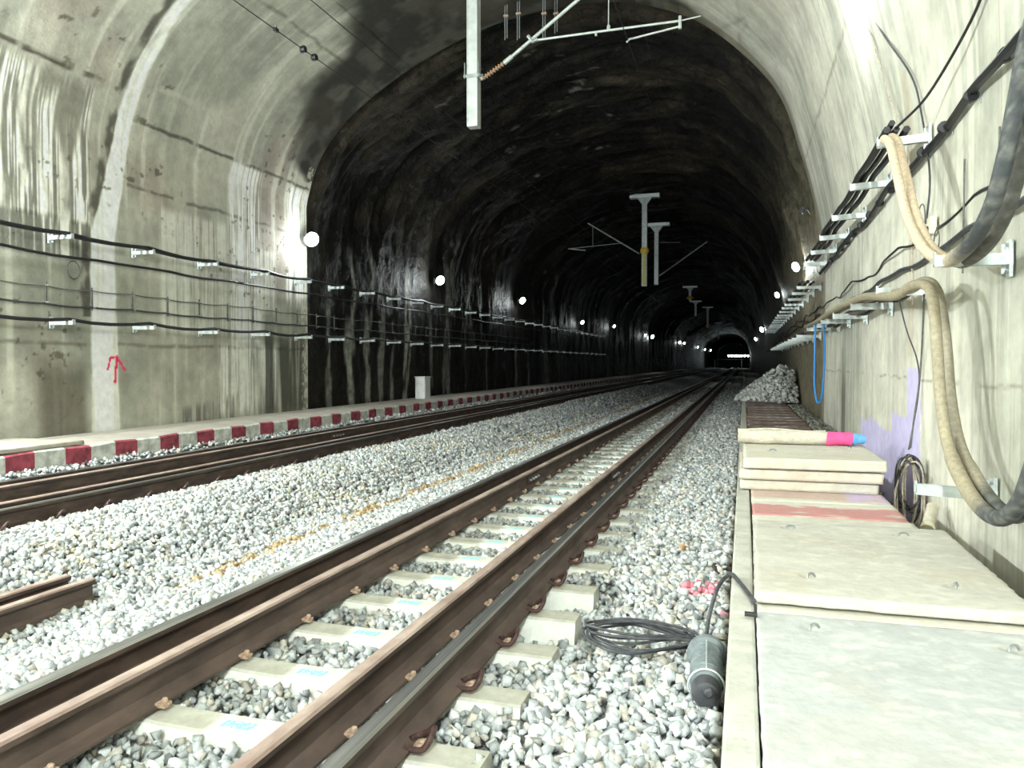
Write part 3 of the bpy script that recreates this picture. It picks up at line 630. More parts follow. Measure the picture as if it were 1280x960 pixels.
slab('painted_slab', .06, 1.05, 5.53, 6.10, .47, .085, 0, 724, 'slab with one broad dull red stripe before the slab stack', gp, res=.025, paint=stripe_paint([(5.5, 5.92, (.48, .20, .20), .9)], 724))
slab('painted_slab', .06, 1.05, 6.11, 6.62, .47, .085, 0, 728, 'slab with faded pink paint and lilac smear, right under the stack', gp, res=.025, paint=lambda x, y, z: mixc(mixc(slab_paint(x, y, (.54, .53, .46), 728), (.50, .34, .30), .8 * (y > 6.22)), (.52, .42, .66), .8 * (y > 6.2) * (x > .75) * sst(.35, .5, fbm(x * 8, y * 8, 3))))
gs = 'slabs of the three high stack'
tan = (.57, .55, .47)
slab('stacked_slab', -.03, 1.02, 6.56, 7.86, .553, .08, tan, 740, 'bottom slab of the stack of three, thin and slightly shorter', gs, res=.025, rough=.006)
slab('stacked_slab', -.03, 1.05, 6.53, 7.84, .643, .082, (.60, .54, .45), 744, 'middle slab of the stack of three, with an orange tinted edge', gs, res=.025, rough=.007)
slab('stacked_slab', .0, 1.07, 6.50, 7.86, .742, .086, tan, 748, 'top slab of the stack of three, under the rolled sack', gs, holes=[hz(966, 563, .742), hz(1062, 560, .742)], res=.02, rough=.007, tilt=(.0, -.004))
n = 0; y = 6.63
gb = 'dark red and brown cover slabs along the right walkway'
proto = None
while y < 44:
    k = n % 2
    if n < 4: 
        pass
    cc = ((.115, .062, .055), (.185, .135, .115))[k]
    if n < 6 or True:
        if n in (0, 1):
            o = slab('walkway_slab', .055, 1.05, 0, .40, .455, .07, cc, 760 + n, '', gb, res=.05, rough=.004)
            if n == 0: pa = o
            else: pb = o
        else: o = copy_tree(pa if k == 0 else pb)
    dz = random.uniform(-.012, .012); o.location = (.5525 + random.uniform(-.012, .012), y + .2, .385 + dz); o.rotation_euler = (random.uniform(-.012, .012), random.uniform(-.006, .006), random.uniform(-.012, .012))
    o['label'] = ('dark red' if k == 0 else 'dirty brown') + (' walkway slab between the rolled sack and the rubble heap' if y < 23 else ' walkway slab in the dark beyond the rubble heap')
    y += .43; n += 1

# rolled sack on the stack
r = empty('rolled_sack', (.45, 7.62, .745), 0, 'rolled cream woven sack with pink and blue printed end, lying on the slab stack', 'sack')
def blob_tube(x0, x1, r0, r1, k=14, seed=1):
    m = MB(); pts = []; rr = []
    for i in range(k + 1):
        t = i / k; pts.append((x0 + (x1 - x0) * t, .006 * math.sin(t * 9 + seed), .066 + .003 * math.sin(t * 14 + seed))); rr.append((r0 + (r1 - r0) * t) * (1 + .05 * math.sin(t * 23 + seed)))
    m.tube(pts, rr, 16); return m
blob_tube(-.50, .30, .068, .060).build('sack_body', M['sack'], r, True)
blob_tube(.29, .50, .064, .058, 6, 3).build('printed_end', M['pink'], r, True)['label'] = 'pink printed end'
blob_tube(.495, .60, .056, .040, 5, 4).build('blue_band', M['skyblue'], r, True)['label'] = 'blue band'
m = MB(); m.tube(spl([(-.48, .04, .12), (-.2, .06, .135), (.1, .03, .12), (.28, .05, .125)], 5), [.012] * 16, 6); m.build('loose_fold', M['sack'], r, True)
# crumpled paper
V, Fc, C = stones(np.array([[0, 0, .03], [.04, .01, .025], [-.05, -.01, .02]]), np.array([.05, .035, .035]), np.array([[.6, .5, .36]] * 3))
o = mesh_np('crumpled_wrapper', V, Fc, M['paper']); o.location = (.93, 7.70, .748); o['label'] = 'crumpled tan wrapper beside the rolled sack on the slab stack'; o['category'] = 'litter'
V, Fc, C = stones(np.array([[0, 0, .008], [.05, .01, .008]]), np.array([.028, .02]), np.array([[.1, .5, .2]] * 2)); V[:, 2] = .647 + np.clip((V[:, 2]) * .4, 0, .009); V[:, 0] += .67; V[:, 1] += 6.56
o = mesh_np('plastic_scrap', V, Fc, M['green']); o['label'] = 'green plastic scrap wedged between the top and middle stacked slabs'; o['category'] = 'litter'

# ------------------------------------------------------------------ brackets
def bracket(name, side, x_wall, y, z, arm, big=False, ang=0, m_=None):
    """side=+1 mounted on the right wall, -1 on the left wall"""
    r = empty(name, (x_wall, y, z)); s = -side
    p = MB(); h = .17 if not big else .2
    p.box((s * .012, 0, 0), (.02, .06, h), bev=.003); p.box((s * .03, .027, 0), (.03, .008, h * .8)); p.build('wall_plate', m_ or M['steel'], r)
    b = MB(); rot = Matrix.Rotation(s * -ang, 3, 'Y')
    hh = .055 if not big else .062
    prof = MB(); prof.box((s * arm / 2, 0, -.004), (arm, .045, .006)); prof.box((s * arm / 2, -.0225, -.004 + hh / 2 - .03), (arm, .005, hh)); prof.box((s * arm / 2, .0225, -.004 + hh / 2 - .03), (arm, .005, hh)); prof.box((s * arm, 0, .012), (.006, .05, hh * 1.1))
    vv = [rot @ Vector(v) for v in prof.v]; prof.v = [tuple(v) for v in vv]
    prof.build('arm', m_ or M['steel'], r)
    q = MB(); q.lathe([(.011, 0), (.011, .016)], (s * .02 if s > 0 else -.036, -.012, h * .36), 'x', 6); q.lathe([(.011, 0), (.011, .016)], (s * .02 if s > 0 else -.036, -.012, -h * .36), 'x', 6); q.build('bolts', M['steel_dark'], r)
    return r
LX, RX = -9.5, 1.39
def place_row(proto, ys, x, z, lab, cat, grp, jz=.01):
    for i, y in enumerate(ys):
        o = proto if i == 0 else copy_tree(proto); o.location = (x, y, z + random.uniform(-jz, jz))
        tag(o, lab(i, y), cat, grp)
oL = ['leftmost', 'second from the left', 'third from the left', 'fourth from the left', 'fifth from the left']
yl = [8.62 + 1.56 * k for k in range(5)]
def labL(row):
    def f(i, y):
        if y < 15.5: return '%s steel bracket of the %s row, lit left wall' % (oL[i], row)
        return 'pale steel cable bracket of the %s row on the dark left wall' % row
    return f
for row, z in (('upper', 3.28), ('lower', 2.07)):
    pr = bracket('cable_bracket', -1, LX, 0, 0, .42)
    place_row(pr, yl + [16.3 + 1.56 * k for k in range(24)], LX + .02, z, labL(row), 'bracket', 'cable brackets of the %s row on the left wall' % row)
oR = ['first', 'second', 'third', 'fourth', 'fifth', 'sixth', 'seventh']
pr = bracket('cable_bracket', 1, RX, 0, 0, .38, True, -.06)
place_row(pr, [6.68, 8.32, 9.95, 11.5, 13.0, 14.5], RX - .02, 3.26, lambda i, y: '%s steel bracket from the camera, upper row, lit right wall' % oR[i], 'bracket', 'upper brackets on the near right wall')
pr = bracket('cable_bracket', 1, RX, 0, 0, .38, True)
place_row(pr, [4.80, 6.75, 8.3, 9.9, 11.4, 12.6, 13.9], RX, 2.07, lambda i, y: '%s steel bracket from the camera, middle row, lit right wall' % oR[i], 'bracket', 'middle brackets on the near right wall')
bpy.context.view_layer.update()
o = bracket('cable_bracket', 1, RX, 5.0, .75, .42, True, .05); tag(o, 'low pale steel bracket on the right wall behind the lower pair of thick hoses', 'bracket')
for row, z, ys_ in (('upper', 2.98, [16.0 + 1.55 * k for k in range(16)]), ('lower', 2.02, [15.9 + 1.55 * k for k in range(11)])):
    pr = bracket('cable_bracket', 1, RX + .02, 0, 0, .45)
    place_row(pr, ys_, RX + .03, z, lambda i, y, row=row: 'pale steel cable bracket of the %s row on the dim brown right wall' % row, 'bracket', 'brackets of the %s row on the far right wall' % row)

# ------------------------------------------------------------------ wall cables
def run(x, z, y0, y1, step, sag, r, name, material, label, wob=.01, n=6, cat='cable', off=0, zfun=None):
    pts = []; y = y0; seg = 6 if (y1 - y0) < 30 else 4
    while y <= y1 + 1e-6:
        k = ((y - off) / step) % 1; zz = z - sag * 4 * k * (1 - k) + wob * math.sin(y * 2.3 + x) + (zfun(y) if zfun else 0)
        xx = x + wob * math.sin(y * 1.7 + z * 9); pts.append((xx, y, zz)); y += step / seg if y < 60 else 3
    m = MB(); m.tube(pts, r, n); return tag(m.build(name, material, None, True), label, cat)
run(-9.16, 3.34, 5.5, 53, 1.56, .035, .030, 'thick_cable', M['black'], 'thick black cable lying on the upper left brackets, outer one', off=8.62)
run(-9.27, 3.34, 5.5, 53, 1.56, .025, .024, 'thick_cable', M['black'], 'black cable lying on the upper left brackets, next to the wall', off=8.62)
run(-9.16, 2.13, 5.5, 53, 1.56, .045, .028, 'thick_cable', M['black'], 'thick black cable sagging over the lower left brackets', off=8.62)
run(-9.43, 3.07, 5.5, 40, 1.56, .02, .022, 'wall_cable', M['black'], 'black cable clipped to the left wall just under the upper bracket row', off=9.3)
run(-9.44, 2.60, 5.5, 34, .78, .02, .010, 'signal_wire', M['grey_cable'], 'thin grey wire on upright clips, upper of two on the left wall', off=8.5)
run(-9.44, 2.35, 5.5, 34, .78, .015, .016, 'signal_wire', M['dgrey_cable'], 'dark wire on upright clips, lower of two on the left wall', off=8.5)
p0 = None
for i in range(20):
    y = 8.55 + .80 * i
    if p0 is None:
        p0 = empty('wire_clip'); m = MB(); m.box((0, 0, 0), (.02, .02, .34), bev=.003); m.build('clip_rod', M['grey_cable'], p0); m = MB(); m.box((.03, 0, -.13), (.07, .02, .02)); m.box((.03, 0, .11), (.06, .016, .016)); m.build('hooks', M['steel_dark'], p0); o = p0
    else: o = copy_tree(p0)
    o.location = (-9.475, y, 2.48 + random.uniform(-.02, .02)); tag(o, 'small upright rod clip holding the two thin wires on the left wall', 'wire clip', 'wire clips on the left wall')
m = MB(); m.tube([(-9.45, 9.0 + .11 * math.cos(t), 2.87 + .13 * math.sin(t)) for t in np.linspace(0, 2 * PI, 24)[:-1]], .007, 6, closed=True); tag(m.build('wire_loop', M['dgrey_cable']), 'small dark wire loop hanging under the cable on the left wall', 'wire loop')
# right wall, near section
for i, (x, z, r) in enumerate(((1.06, 3.34, .030), (1.13, 3.34, .026), (1.20, 3.335, .03), (1.10, 3.39, .026))):
    run(x, z, 6.66, 14.9, 1.6, .03, r, 'rack_cable', M['black'], ['outermost black cable on the upper right brackets', 'second black cable from the bracket tips on the upper right row', 'innermost black cable on the upper right brackets', 'black cable riding on top of the others on the upper right brackets'][i], off=6.7)
run(1.335, 3.18, 3.0, 15.3, 1.35, .02, .030, 'wall_cable', M['black'], 'thick black cable clamped diagonally in view along the upper right wall', wob=.02)
run(1.37, 2.55, 3.0, 15.3, 1.1, .03, .011, 'signal_wire', M['black'], 'thin wavy black wire on the right wall above the middle brackets', wob=.03)
run(1.36, 2.35, 3.0, 15.3, 1.1, .02, .020, 'signal_wire', M['dgrey_cable'], 'dark wire with pale ties, right wall, just over the middle brackets', wob=.012)
for i, (x, z, r, mt) in enumerate(((1.22, 2.13, .030, 'grey_cable'), (1.30, 2.12, .024, 'dgrey_cable'))):
    run(x, z, 6.9, 14.9, 1.6, .05, r, 'rack_cable', M[mt], ['dusty grey cable on the middle right brackets beside the brown hoses', 'dark cable on the middle right brackets next to the wall'][i], off=6.75, wob=.02)
for i, (x, z, r) in enumerate(((1.05, 3.07, .035), (1.15, 3.07, .035), (1.25, 3.06, .03))):
    run(x, z, 15.6, 41, 1.55, .03, r, 'rack_cable', M['black'], ['outer black cable on the dim upper right brackets', 'middle black cable on the dim upper right brackets', 'inner black cable on the dim upper right brackets'][i], off=16.0)
run(1.1, 2.09, 15.6, 41, 1.55, .04, .03, 'rack_cable', M['black'], 'black cable on the dim lower right brackets', off=15.9)
run(1.38, 2.6, 15.5, 41, 1.1, .04, .014, 'signal_wire', M['black'], 'thin wire on the dim right wall between the bracket rows', wob=.03)
run(1.38, 2.45, 15.5, 41, 1.1, .04, .018, 'signal_wire', M['black'], 'second dark wire on the dim right wall between the bracket rows', wob=.03)
c0 = None
for i, y in enumerate([4.1 + .67 * k for k in range(15)]):
    if c0 is None:
        c0 = empty('cable_clamp'); m = MB(); m.lathe([(.040, -.022), (.043, -.018), (.043, .018), (.040, .022)], (-.055, 0, 0), 'y', 12); m.build('clamp_ring', M['black_plastic'], c0)
        m = MB(); m.tube([(-.05, 0, .03), (0, -.0, .035), (.0, 0, -.05)], .005, 6); m.build('hook', M['steel_dark'], c0); o = c0
    else: o = copy_tree(c0)
    o.location = (1.39, y, 3.165); tag(o, 'black clamp ring holding the thick cable on the upper right wall', 'clamp', 'cable clamps on the upper right wall')
def pipe(name, pts, r, material, label, cat='cable', n=8, k=6):
    m = MB(); m.tube(spl(pts, k), r, n); return tag(m.build(name, material, None, True), label, cat)
pipe('thin_cable', [aX(1232, -30, 1.33), aX(1222, 8, 1.33), aX(1190, 70, 1.30), aX(1155, 125, 1.25), aX(1120, 160, 1.12), aX(1104, 178, 1.06)], .010, M['black'], 'thin black cable swooping down to the first upper bracket on the right wall')
# conduit and box
pipe('lamp_conduit', [(1.12, 8.6, 5.0), (1.16, 8.2, 4.62), (1.29, 7.9, 3.9), (1.345, 7.45, 3.4), (1.36, 7.3, 2.6), (1.365, 7.25, 2.0)], .008, M['tan_wire'], 'tan wire running down from the wall lamp to the middle brackets on the right wall')
pipe('lamp_conduit', [(1.14, 8.3, 4.95), (1.20, 7.8, 4.5), (1.31, 7.15, 3.9), (1.345, 6.9, 3.5), (1.36, 6.65, 2.95), (1.36, 6.75, 2.6)], .008, M['dgrey_cable'], 'dark wire running down to the small cream junction box on the right wall')
r = empty('junction_box', (1.36, 6.56, 2.55), 0, 'small cream junction box on the right wall behind the tan hoses', 'junction box')
m = MB(); m.box((0, 0, 0), (.05, .11, .13), bev=.006); m.build('box_body', M['cream'], r); m = MB(); m.lathe([(.02, -.02), (.02, 0), (.01, .012)], (-.03, .0, -.02), 'x', 10); m.build('cable_gland', M['black_plastic'], r)
for (cy, cz, rr, lb) in ((6.95, 2.66, .13, 'larger thin wire loop left of the cream junction box'), (6.42, 2.42, .08, 'smaller thin wire loop below the cream junction box')):
    m = MB(); m.tube([(1.365, cy + rr * math.cos(t), cz + rr * math.sin(t)) for t in np.linspace(0, 2 * PI, 24)[:-1]], .005, 5, closed=True); tag(m.build('wire_loop', M['grey_cable']), lb, 'wire loop')
pipe('wall_rod', [(1.38, 5.02, 2.85), (1.38, 5.02, 2.2)], .006, M['grey_cable'], 'thin upright rod on the right wall near the first middle bracket', 'rod')
pipe('wall_rod', [(1.38, 5.75, 2.85), (1.38, 5.75, 2.1)], .006, M['grey_cable'], 'thin upright rod on the right wall beside the cream junction box', 'rod')

# big hoses
def hose(name, pts, r, colf, label):
    P = spl(pts, 8); m = MB(); m.tube(P, [r * (1.08 if p.y < 4.9 else .92) for p in P], 14)
    V = np.array(m.v); c = colf(V); o = mesh_np(name, V, m.f, M['hose'], smooth=True, colors=np.clip(c, .01, .8)); return tag(o, label, 'hose', None)
def tan_dark(ycut, tanc, dark, soft=.25):
    def f(V):
        t = sst(ycut - soft, ycut + soft, V[:, 1] + .12 * (fbm(V[:, 1] * 20, V[:, 2] * 20, 5) - .5)); n = fbm(V[:, 1] * 55, V[:, 2] * 55, 401)
        c = np.array(dark) * (1 - t[:, None]) + np.array(tanc) * t[:, None]; return mixc(c, [.36, .35, .30], (.32 * sst(.5, .7, n)) * (1 - t))
    return f
TN = (.60, .51, .37); DK = (.055, .062, .066)
hose('drooping_hose', [(1.08, 6.95, 3.33), aX(1106, 174, 1.02), aX(1113, 182, 1.02), aX(1122, 222, 1.02), aX(1133, 268, 1.04), aX(1149, 303, 1.06), aX(1166, 321, 1.08), aX(1185, 326, 1.08), aX(1212, 306, 1.08), aX(1238, 262, 1.08), aX(1256, 200, 1.09), aX(1270, 130, 1.1), aX(1283, 60, 1.1), aX(1300, 0, 1.1)], .034, tan_dark(4.62, TN, DK), 'hose of the upper pair, left one, tan turning dark, hung over the first upper bracket')
hose('drooping_hose', [(1.17, 6.95, 3.33), aX(1114, 171, 1.1), aX(1122, 178, 1.1), aX(1131, 212, 1.1), aX(1143, 262, 1.1), aX(1160, 303, 1.12), aX(1180, 322, 1.15), aX(1205, 327, 1.17), aX(1235, 304, 1.18), aX(1258, 262, 1.18), aX(1276, 200, 1.18), aX(1296, 130, 1.18)], .034, tan_dark(4.95, (.62, .50, .36), (.09, .088, .08)), 'hose of the upper pair, right one, tan turning brown, over the first upper bracket')
TB = (.33, .29, .20)
hose('drooping_hose', [(1.04, 14.6, 2.14), (1.02, 12.4, 2.11), (1.05, 10, 2.15), (1.03, 8.3, 2.12), (1.04, 7.5, 2.10), aX(1118, 370, 1.03), aX(1140, 357, 1.07), aX(1158, 357, 1.1), aX(1166, 375, 1.1), aX(1171, 430, 1.1), aX(1176, 500, 1.12), aX(1186, 560, 1.13), aX(1205, 605, 1.14), aX(1228, 637, 1.15), aX(1252, 648, 1.16), aX(1275, 628, 1.16), aX(1295, 575, 1.16), aX(1320, 480, 1.16)], .036, tan_dark(4.35, TB, DK, .12), 'hose of the lower pair, left one, dirty brown, over the second middle bracket')
hose('drooping_hose', [(1.12, 14.6, 2.14), (1.15, 12.4, 2.12), (1.12, 10, 2.15), (1.13, 8.3, 2.12), (1.13, 7.5, 2.10), aX(1138, 362, 1.14), aX(1152, 352, 1.16), aX(1166, 355, 1.18), aX(1175, 375, 1.19), aX(1183, 430, 1.2), aX(1189, 500, 1.2), aX(1200, 555, 1.21), aX(1220, 597, 1.22), aX(1245, 632, 1.22), aX(1268, 645, 1.22), aX(1290, 630, 1.22), aX(1310, 580, 1.22)], .034, tan_dark(4.55, (.30, .27, .20), DK, .12), 'hose of the lower pair, right one, dirty brown, over the second middle bracket')
# thin hanging wires and coil
pipe('hanging_wire', [aX(1118, 378, 1.2), aX(1118, 364, 1.2), aX(1122, 361, 1.22), aX(1125, 380, 1.27), aX(1134, 415, 1.33), aX(1145, 445, 1.36), aX(1149, 470, 1.37), aX(1147, 500, 1.37), aX(1140, 540, 1.31), aX(1136, 562, 1.27)], .006, M['dgrey_cable'], 'thin dark wire hooked over a middle bracket and curving down to the wire coil')
pipe('hanging_wire', [aX(1155, 368, 1.3), aX(1154, 400, 1.34), aX(1150, 470, 1.37), aX(1143, 520, 1.33), aX(1138, 560, 1.28)], .007, M['grey_cable'], 'grey wire hanging straight from the second middle bracket to the wire coil')
r = empty('wire_coil', (1.265, 6.72, .40), 0, 'tan and black wire coil hanging on the right wall in front of lavender paint', 'wire coil')
for nm, mt, cnt, sd in (('tan_loops', 'tan_wire', 9, 3), ('dark_loops', 'dgrey_cable', 6, 5)):
    m = MB(); random.seed(sd)
    for i in range(cnt):
        a = random.uniform(.045, .155); b = random.uniform(.20, .34); x0 = random.uniform(-.05, .05); ph = random.uniform(-.45, .45); zc = .02 + random.uniform(-.03, .03)
        m.tube([(a * .72 * math.cos(t + ph * math.sin(t)) + x0 * .2, x0 + .012 * math.sin(3 * t + i), zc + (.33 - b) + b * math.sin(t) - .0) for t in np.linspace(0, 2 * PI, 30)[:-1]], .0075, 6, closed=True)
    m.build(nm, M[mt], r, True)
m = MB(); m.tube([(.03 * math.sin(t) , .05 * math.cos(t), .345 + .03 * math.cos(t)) for t in np.linspace(0, 2 * PI, 12)[:-1]], .009, 6, closed=True); m.build('binding_tie', M['dgrey_cable'], r)
r['label'] = 'tan and black wire coil hanging on the right wall in front of lavender paint'
random.seed(21)
# blue hose loop
pipe('blue_hose', [(1.02, 12.2, 2.12), (1.0, 12.15, 2.0), (.99, 12.1, 1.6), (.99, 12.1, 1.2), (1.01, 12.0, .98), (1.04, 11.95, .92), (1.07, 11.85, 1.02), (1.09, 11.8, 1.3), (1.10, 11.8, 1.7), (1.09, 11.85, 2.0), (1.10, 11.9, 2.15)], .013, M['blue'], 'bright blue hose hanging in a long loop from the middle right brackets', 'hose')
# pipe stub
r = empty('pipe_stub', (1.24, 6.0, .36), 0, 'short pale pipe stub leaning at the right wall behind the raised slab', 'pipe')
m = MB(); m.tube([(.06, .1, .12), (-.02, -.12, .0)], .042, 16, cap=True); m.build('pipe_body', M['sack'], r, True); m = MB(); m.tube([(-.013, -.10, .01), (-.024, -.132, -.007)], .049, 16); m.build('pipe_collar', M['cream'], r, True)

# ------------------------------------------------------------------ lamps
def point(loc, e, r=.12, col=(.93, 1, .995)):
    l = bpy.data.lights.new('lamp_light', 'POINT'); l.energy = e; l.shadow_soft_size = r; l.color = col
    o = bpy.data.objects.new('lamp_light', l); COL.objects.link(o); o.location = loc; return o
def wall_lamp(x, y, z, side, e, label, size=.13, grp=None, far=False, rpt=.13):
    r = empty('wall_lamp', (x, y, z), 0, label, 'lamp', grp); s = -side
    m = MB(); m.box((s * .03, .0, 0), (.05, .10, .16), bev=.006); m.build('wall_plate', M['steel_dark'], r)
    m = MB(); m.tube([(s * .04, 0, 0), (s * .16, -.01, .02)], .018, 8); m.build('arm', M['steel_dark'], r)
    d = Vector((s * .75, -.55, -.36)).normalized(); c = Vector((s * .19, -.03, .02)); q = d.to_track_quat('Z', 'Y').to_matrix()
    def tf(mb): mb.v = [tuple(q @ Vector(v) + c) for v in mb.v]; return mb
    m = MB(); m.lathe([(size * .45, -.05), (size * .6, -.045), (size * .98, .035), (size * 1.04, .05), (size * .96, .05)], n=20); tf(m).build('housing', M['steel_dark'], r, True)
    m = MB(); m.lathe([(size * .95, .05), (size * .93, .062), (size * .7, .085), (size * .3, .098), (.01, .10)], n=20); tf(m).build('lens', M['lens_far' if far else 'lens'], r, True)
    if e > 0:
        p = c + d * (.11 + rpt); pt = point((x + p.x, y + p.y, z + p.z), e, rpt)
        pt.parent = r; pt.location = p
    return r
wall_lamp(-9.44, 15.2, 4.24, -1, 30, 'blazing round lamp at the end of the lit left wall', .16, rpt=.19)
gl = 'wall lamps along the dark left wall'
for i, (px, py, y, e) in enumerate([(549, 351, 23.05, 38), (652, 376, 32.6, 22), (727, 403, 45.7, 7), (767, 408, 57.5, 8), (806, 419, 76.5, 5), (815, 421, 82.7, 18), (849, 428, 118, 8), (855, 429, 128, 8), (872, 434, 160, 8), (881, 437, 185, 10), (888, 438, 205, 8)]):
    p = aX(px, py, -9.3); sz = .15 if i < 2 else (.12 if i < 5 else .22)
    lb = ['second bright lamp on the left wall, above the white cabinet', 'third lamp along the left wall, just past the white streaks', 'small dim lamp over a cable shelf on the far left wall', 'fifth lamp along the left wall', 'smaller of the two close lamps on the far left wall', 'brighter of the two close lamps on the far left wall'][i] if i < 6 else 'tiny distant lamp near the end of the left wall'
    wall_lamp(-9.47, p[1], p[2], -1, e, lb, sz, gl, True, rpt=.18 if i == 0 else .13)
gr_ = 'wall lamps along the dark right wall'
for i, (px, py, e) in enumerate([(997, 334, 22), (973, 369, 6), (953, 412, 8), (945, 424, 8)]):
    p = aX(px, py, 1.22); wall_lamp(1.40, p[1], p[2], 1, e, ['small bright lamp on the brown right wall above the cable racks', 'second small lamp on the right wall beyond the brown part', 'third bright lamp far along the right wall', 'last distinct lamp at the far end of the right wall'][i], .12 if i < 2 else .2, gr_, True, rpt=.1)
# tube lamp, top right
r = empty('tube_lamp', (1.12, 8.75, 5.30), 0, 'blazing tube lamp high on the right wall at the top of the picture', 'lamp')
m = MB(); m.box((-.01, 0, 0), (.07, .86, .10), bev=.012); m.build('housing', M['white'], r); m = MB(); m.tube([(-.075, -.36, -.03), (-.075, .36, -.03)], .034, 12); m.build('lamp_tube', M['lens'], r, True)
m = MB(); m.box((-.05, -.40, -.02), (.08, .04, .10), bev=.006); m.box((-.05, .40, -.02), (.08, .04, .10), bev=.006); m.build('end_caps', M['steel_dark'], r)
pt = point((0, 0, 0), 18, .1); pt.parent = r; pt.location = (-.30, -.1, -.1)
# the same lamps go on behind the camera
for (y, e) in ((-3.4, 850), (-11, 600)):
    r = empty('tube_lamp', (1.19, y, 5.16), 0, 'tube lamp on the right wall behind the viewer', 'lamp', 'tube lamps behind the viewer')
    m = MB(); m.box((-.01, 0, 0), (.07, .86, .10), bev=.012); m.build('housing', M['white'], r); m = MB(); m.tube([(-.075, -.36, -.03), (-.075, .36, -.03)], .034, 12); m.build('lamp_tube', M['lens'], r, True)
    pt = point((0, 0, 0), e, .22); pt.parent = r; pt.location = (-.45, 0, -.1)
wall_lamp(-9.44, 4.6, 4.30, -1, 900, 'round lamp on the left wall outside the picture', .16, 'left lamps behind the viewer', rpt=.16)
wall_lamp(-9.44, -5.2, 4.30, -1, 1900, 'round lamp on the left wall behind the viewer', .16, 'left lamps behind the viewer', rpt=.16)
# unlit flood light on right wall
r = empty('flood_light', aX(1006, 262, 1.15), 0, 'small unlit dark flood light at the rim of the lit right wall', 'flood light')
m = MB(); m.box((-.05, 0, 0), (.10, .16, .12), Matrix.Rotation(.5, 3, 'Y'), .01); m.build('lamp_head', M['black_plastic'], r); m = MB(); m.tube([(0, 0, 0), (.06, 0, -.02), (.10, .0, -.1)], .012, 8); m.build('arm', M['steel_dark'], r)
# far working platform with a row of lamps
r = empty('lamp_gantry', (0, 205, 0), 0, 'distant work platform with a horizontal row of small lamps at the tunnel end', 'gantry')
m = MB(); m.box((-4.0, .3, 2.3), (7.5, .3, .2)); m.build('beam', M['black'], r)
m = MB()
for x in (-7.2, -.6): m.box((x, .3, 1.1), (.15, .2, 2.4))
m.build('platform_legs', M['steel_dark'], r)
for px in (911, 914.5, 918, 921, 924, 927, 931, 935):
    p = aY(px, 444.8, 204.8); m = MB(); m.lathe([(.05, -.1), (.22, -.06), (.26, 0), (.22, .06), (.05, .1)], (p[0], -.1, p[2]), 'y', 10); m.build('lamp', M['lens_far'], r)
pt = point((0, 0, 0), 10, .3, (.6, .85, 1)); pt.parent = r; pt.location = (-4.2, -1, 3.4)

# ------------------------------------------------------------------ catenary
def crown(x):
    k = np.argsort(SP[:, 0]); top = SP[SP[:, 1] > 4]; i = np.argsort(top[:, 0]); return float(np.interp(x, top[i, 0], top[i, 1]))
def cantilever_post(x, y, zb, w, dirx, label, far=False, brass=False, base=False, ztop=None):
    r = empty('cantilever_post', (x, y, zb), 0, label, 'catenary support', 'catenary support posts hanging from the tunnel roof'); zt = (ztop or crown(x)) - zb
    m = MB(); t = .012 if not far else .03
    m.box((0, 0, zt / 2), (w * .86, w * .86, zt), bev=.006); m.box((-w * .46, 0, zt / 2), (w * .09, w, zt)); m.box((w * .46, 0, zt / 2), (w * .09, w, zt)); m.box((0, 0, .004), (w * 1.0, w * 1.0, .012), bev=.003)
    m.build('post', M['post'] if not far else M['steel_dark'], r)  # far posts get darker steel, so their dimness is in the colour
    if base:
        m = MB(); m.box((0, 0, zt - .08), (1.30, .36, .16), bev=.01); m.build('mounting_beam', M['steel'], r)
        m = MB(); m.add([(-.32, -.1, zt - .16), (.32, -.1, zt - .16), (.1, -.1, zt - .46), (-.1, -.1, zt - .46), (-.32, .1, zt - .16), (.32, .1, zt - .16), (.1, .1, zt - .46), (-.1, .1, zt - .46)], [[0, 1, 2, 3], [4, 5, 6, 7], [0, 1, 5, 4], [1, 2, 6, 5], [2, 3, 7, 6], [3, 0, 4, 7]]); m.build('gusset', M['steel_dark'], r)
    return r, zt
# near post
zb = 5.62; cp, zt = cantilever_post(-4.56, 12.8, zb, .19, 1, 'pale square steel post hanging from the roof at top centre with cantilever arms')
cp['label'] = 'pale square steel post hanging from the roof at top centre with cantilever arms'
def loc(p): return (p[0] + 4.56, p[1] - 12.8, p[2] - zb)
def aC(x, y): return loc(aY(x, y, 12.8))
m = MB(); z_ = aC(592, 97)[2]; m.box((0, -.105, z_), (.30, .02, .05), bev=.004); m.box((0, .105, z_), (.30, .02, .05), bev=.004); m.tube([(-.125, -.12, z_ + .22), (-.125, -.12, z_ - .05)], .010, 6); m.tube([(.125, -.12, z_ + .22), (.125, -.12, z_ - .05)], .010, 6); m.box((.14, 0, z_), (.08, .06, .08), bev=.01)
m.build('clamp', M['steel_dark'], cp)
a0 = aC(601, 100); a1 = aC(634, 76)
m = MB(); pts = []; rr = []
for i in range(41):
    t = i / 40; pts.append(tuple(a0[j] + (a1[j] - a0[j]) * t for j in range(3))); rr.append(.045 if (i % 4 < 2 and 4 < i < 36) else .020)
m.tube(pts, rr, 14); m.build('insulator', M['insul'], cp)['label'] = 'brown ribbed insulator'
m = MB(); m.tube([aC(632, 77.5), aC(735, -11), aC(770, -40)], .030, 10); m.tube([aC(630, 79), aC(640, 70.5)], .042, 10); m.build('diagonal_tube', M['post'], cp, True)
m = MB(); m.tube([aC(664, 51), aC(760, 38), aC(850, 26)], .020, 8); m.tube([aC(850, 26), aC(876, 20)], .012, 6); m.tube([aC(850, 20), aC(850, 36)], .028, 6); m.build('registration_tube', M['post'], cp, True)
m = MB(); m.tube([aC(660, 45), aC(666, 52), aC(672, 49)], .034, 8); m.build('tube_clamp', M['steel_dark'], cp)
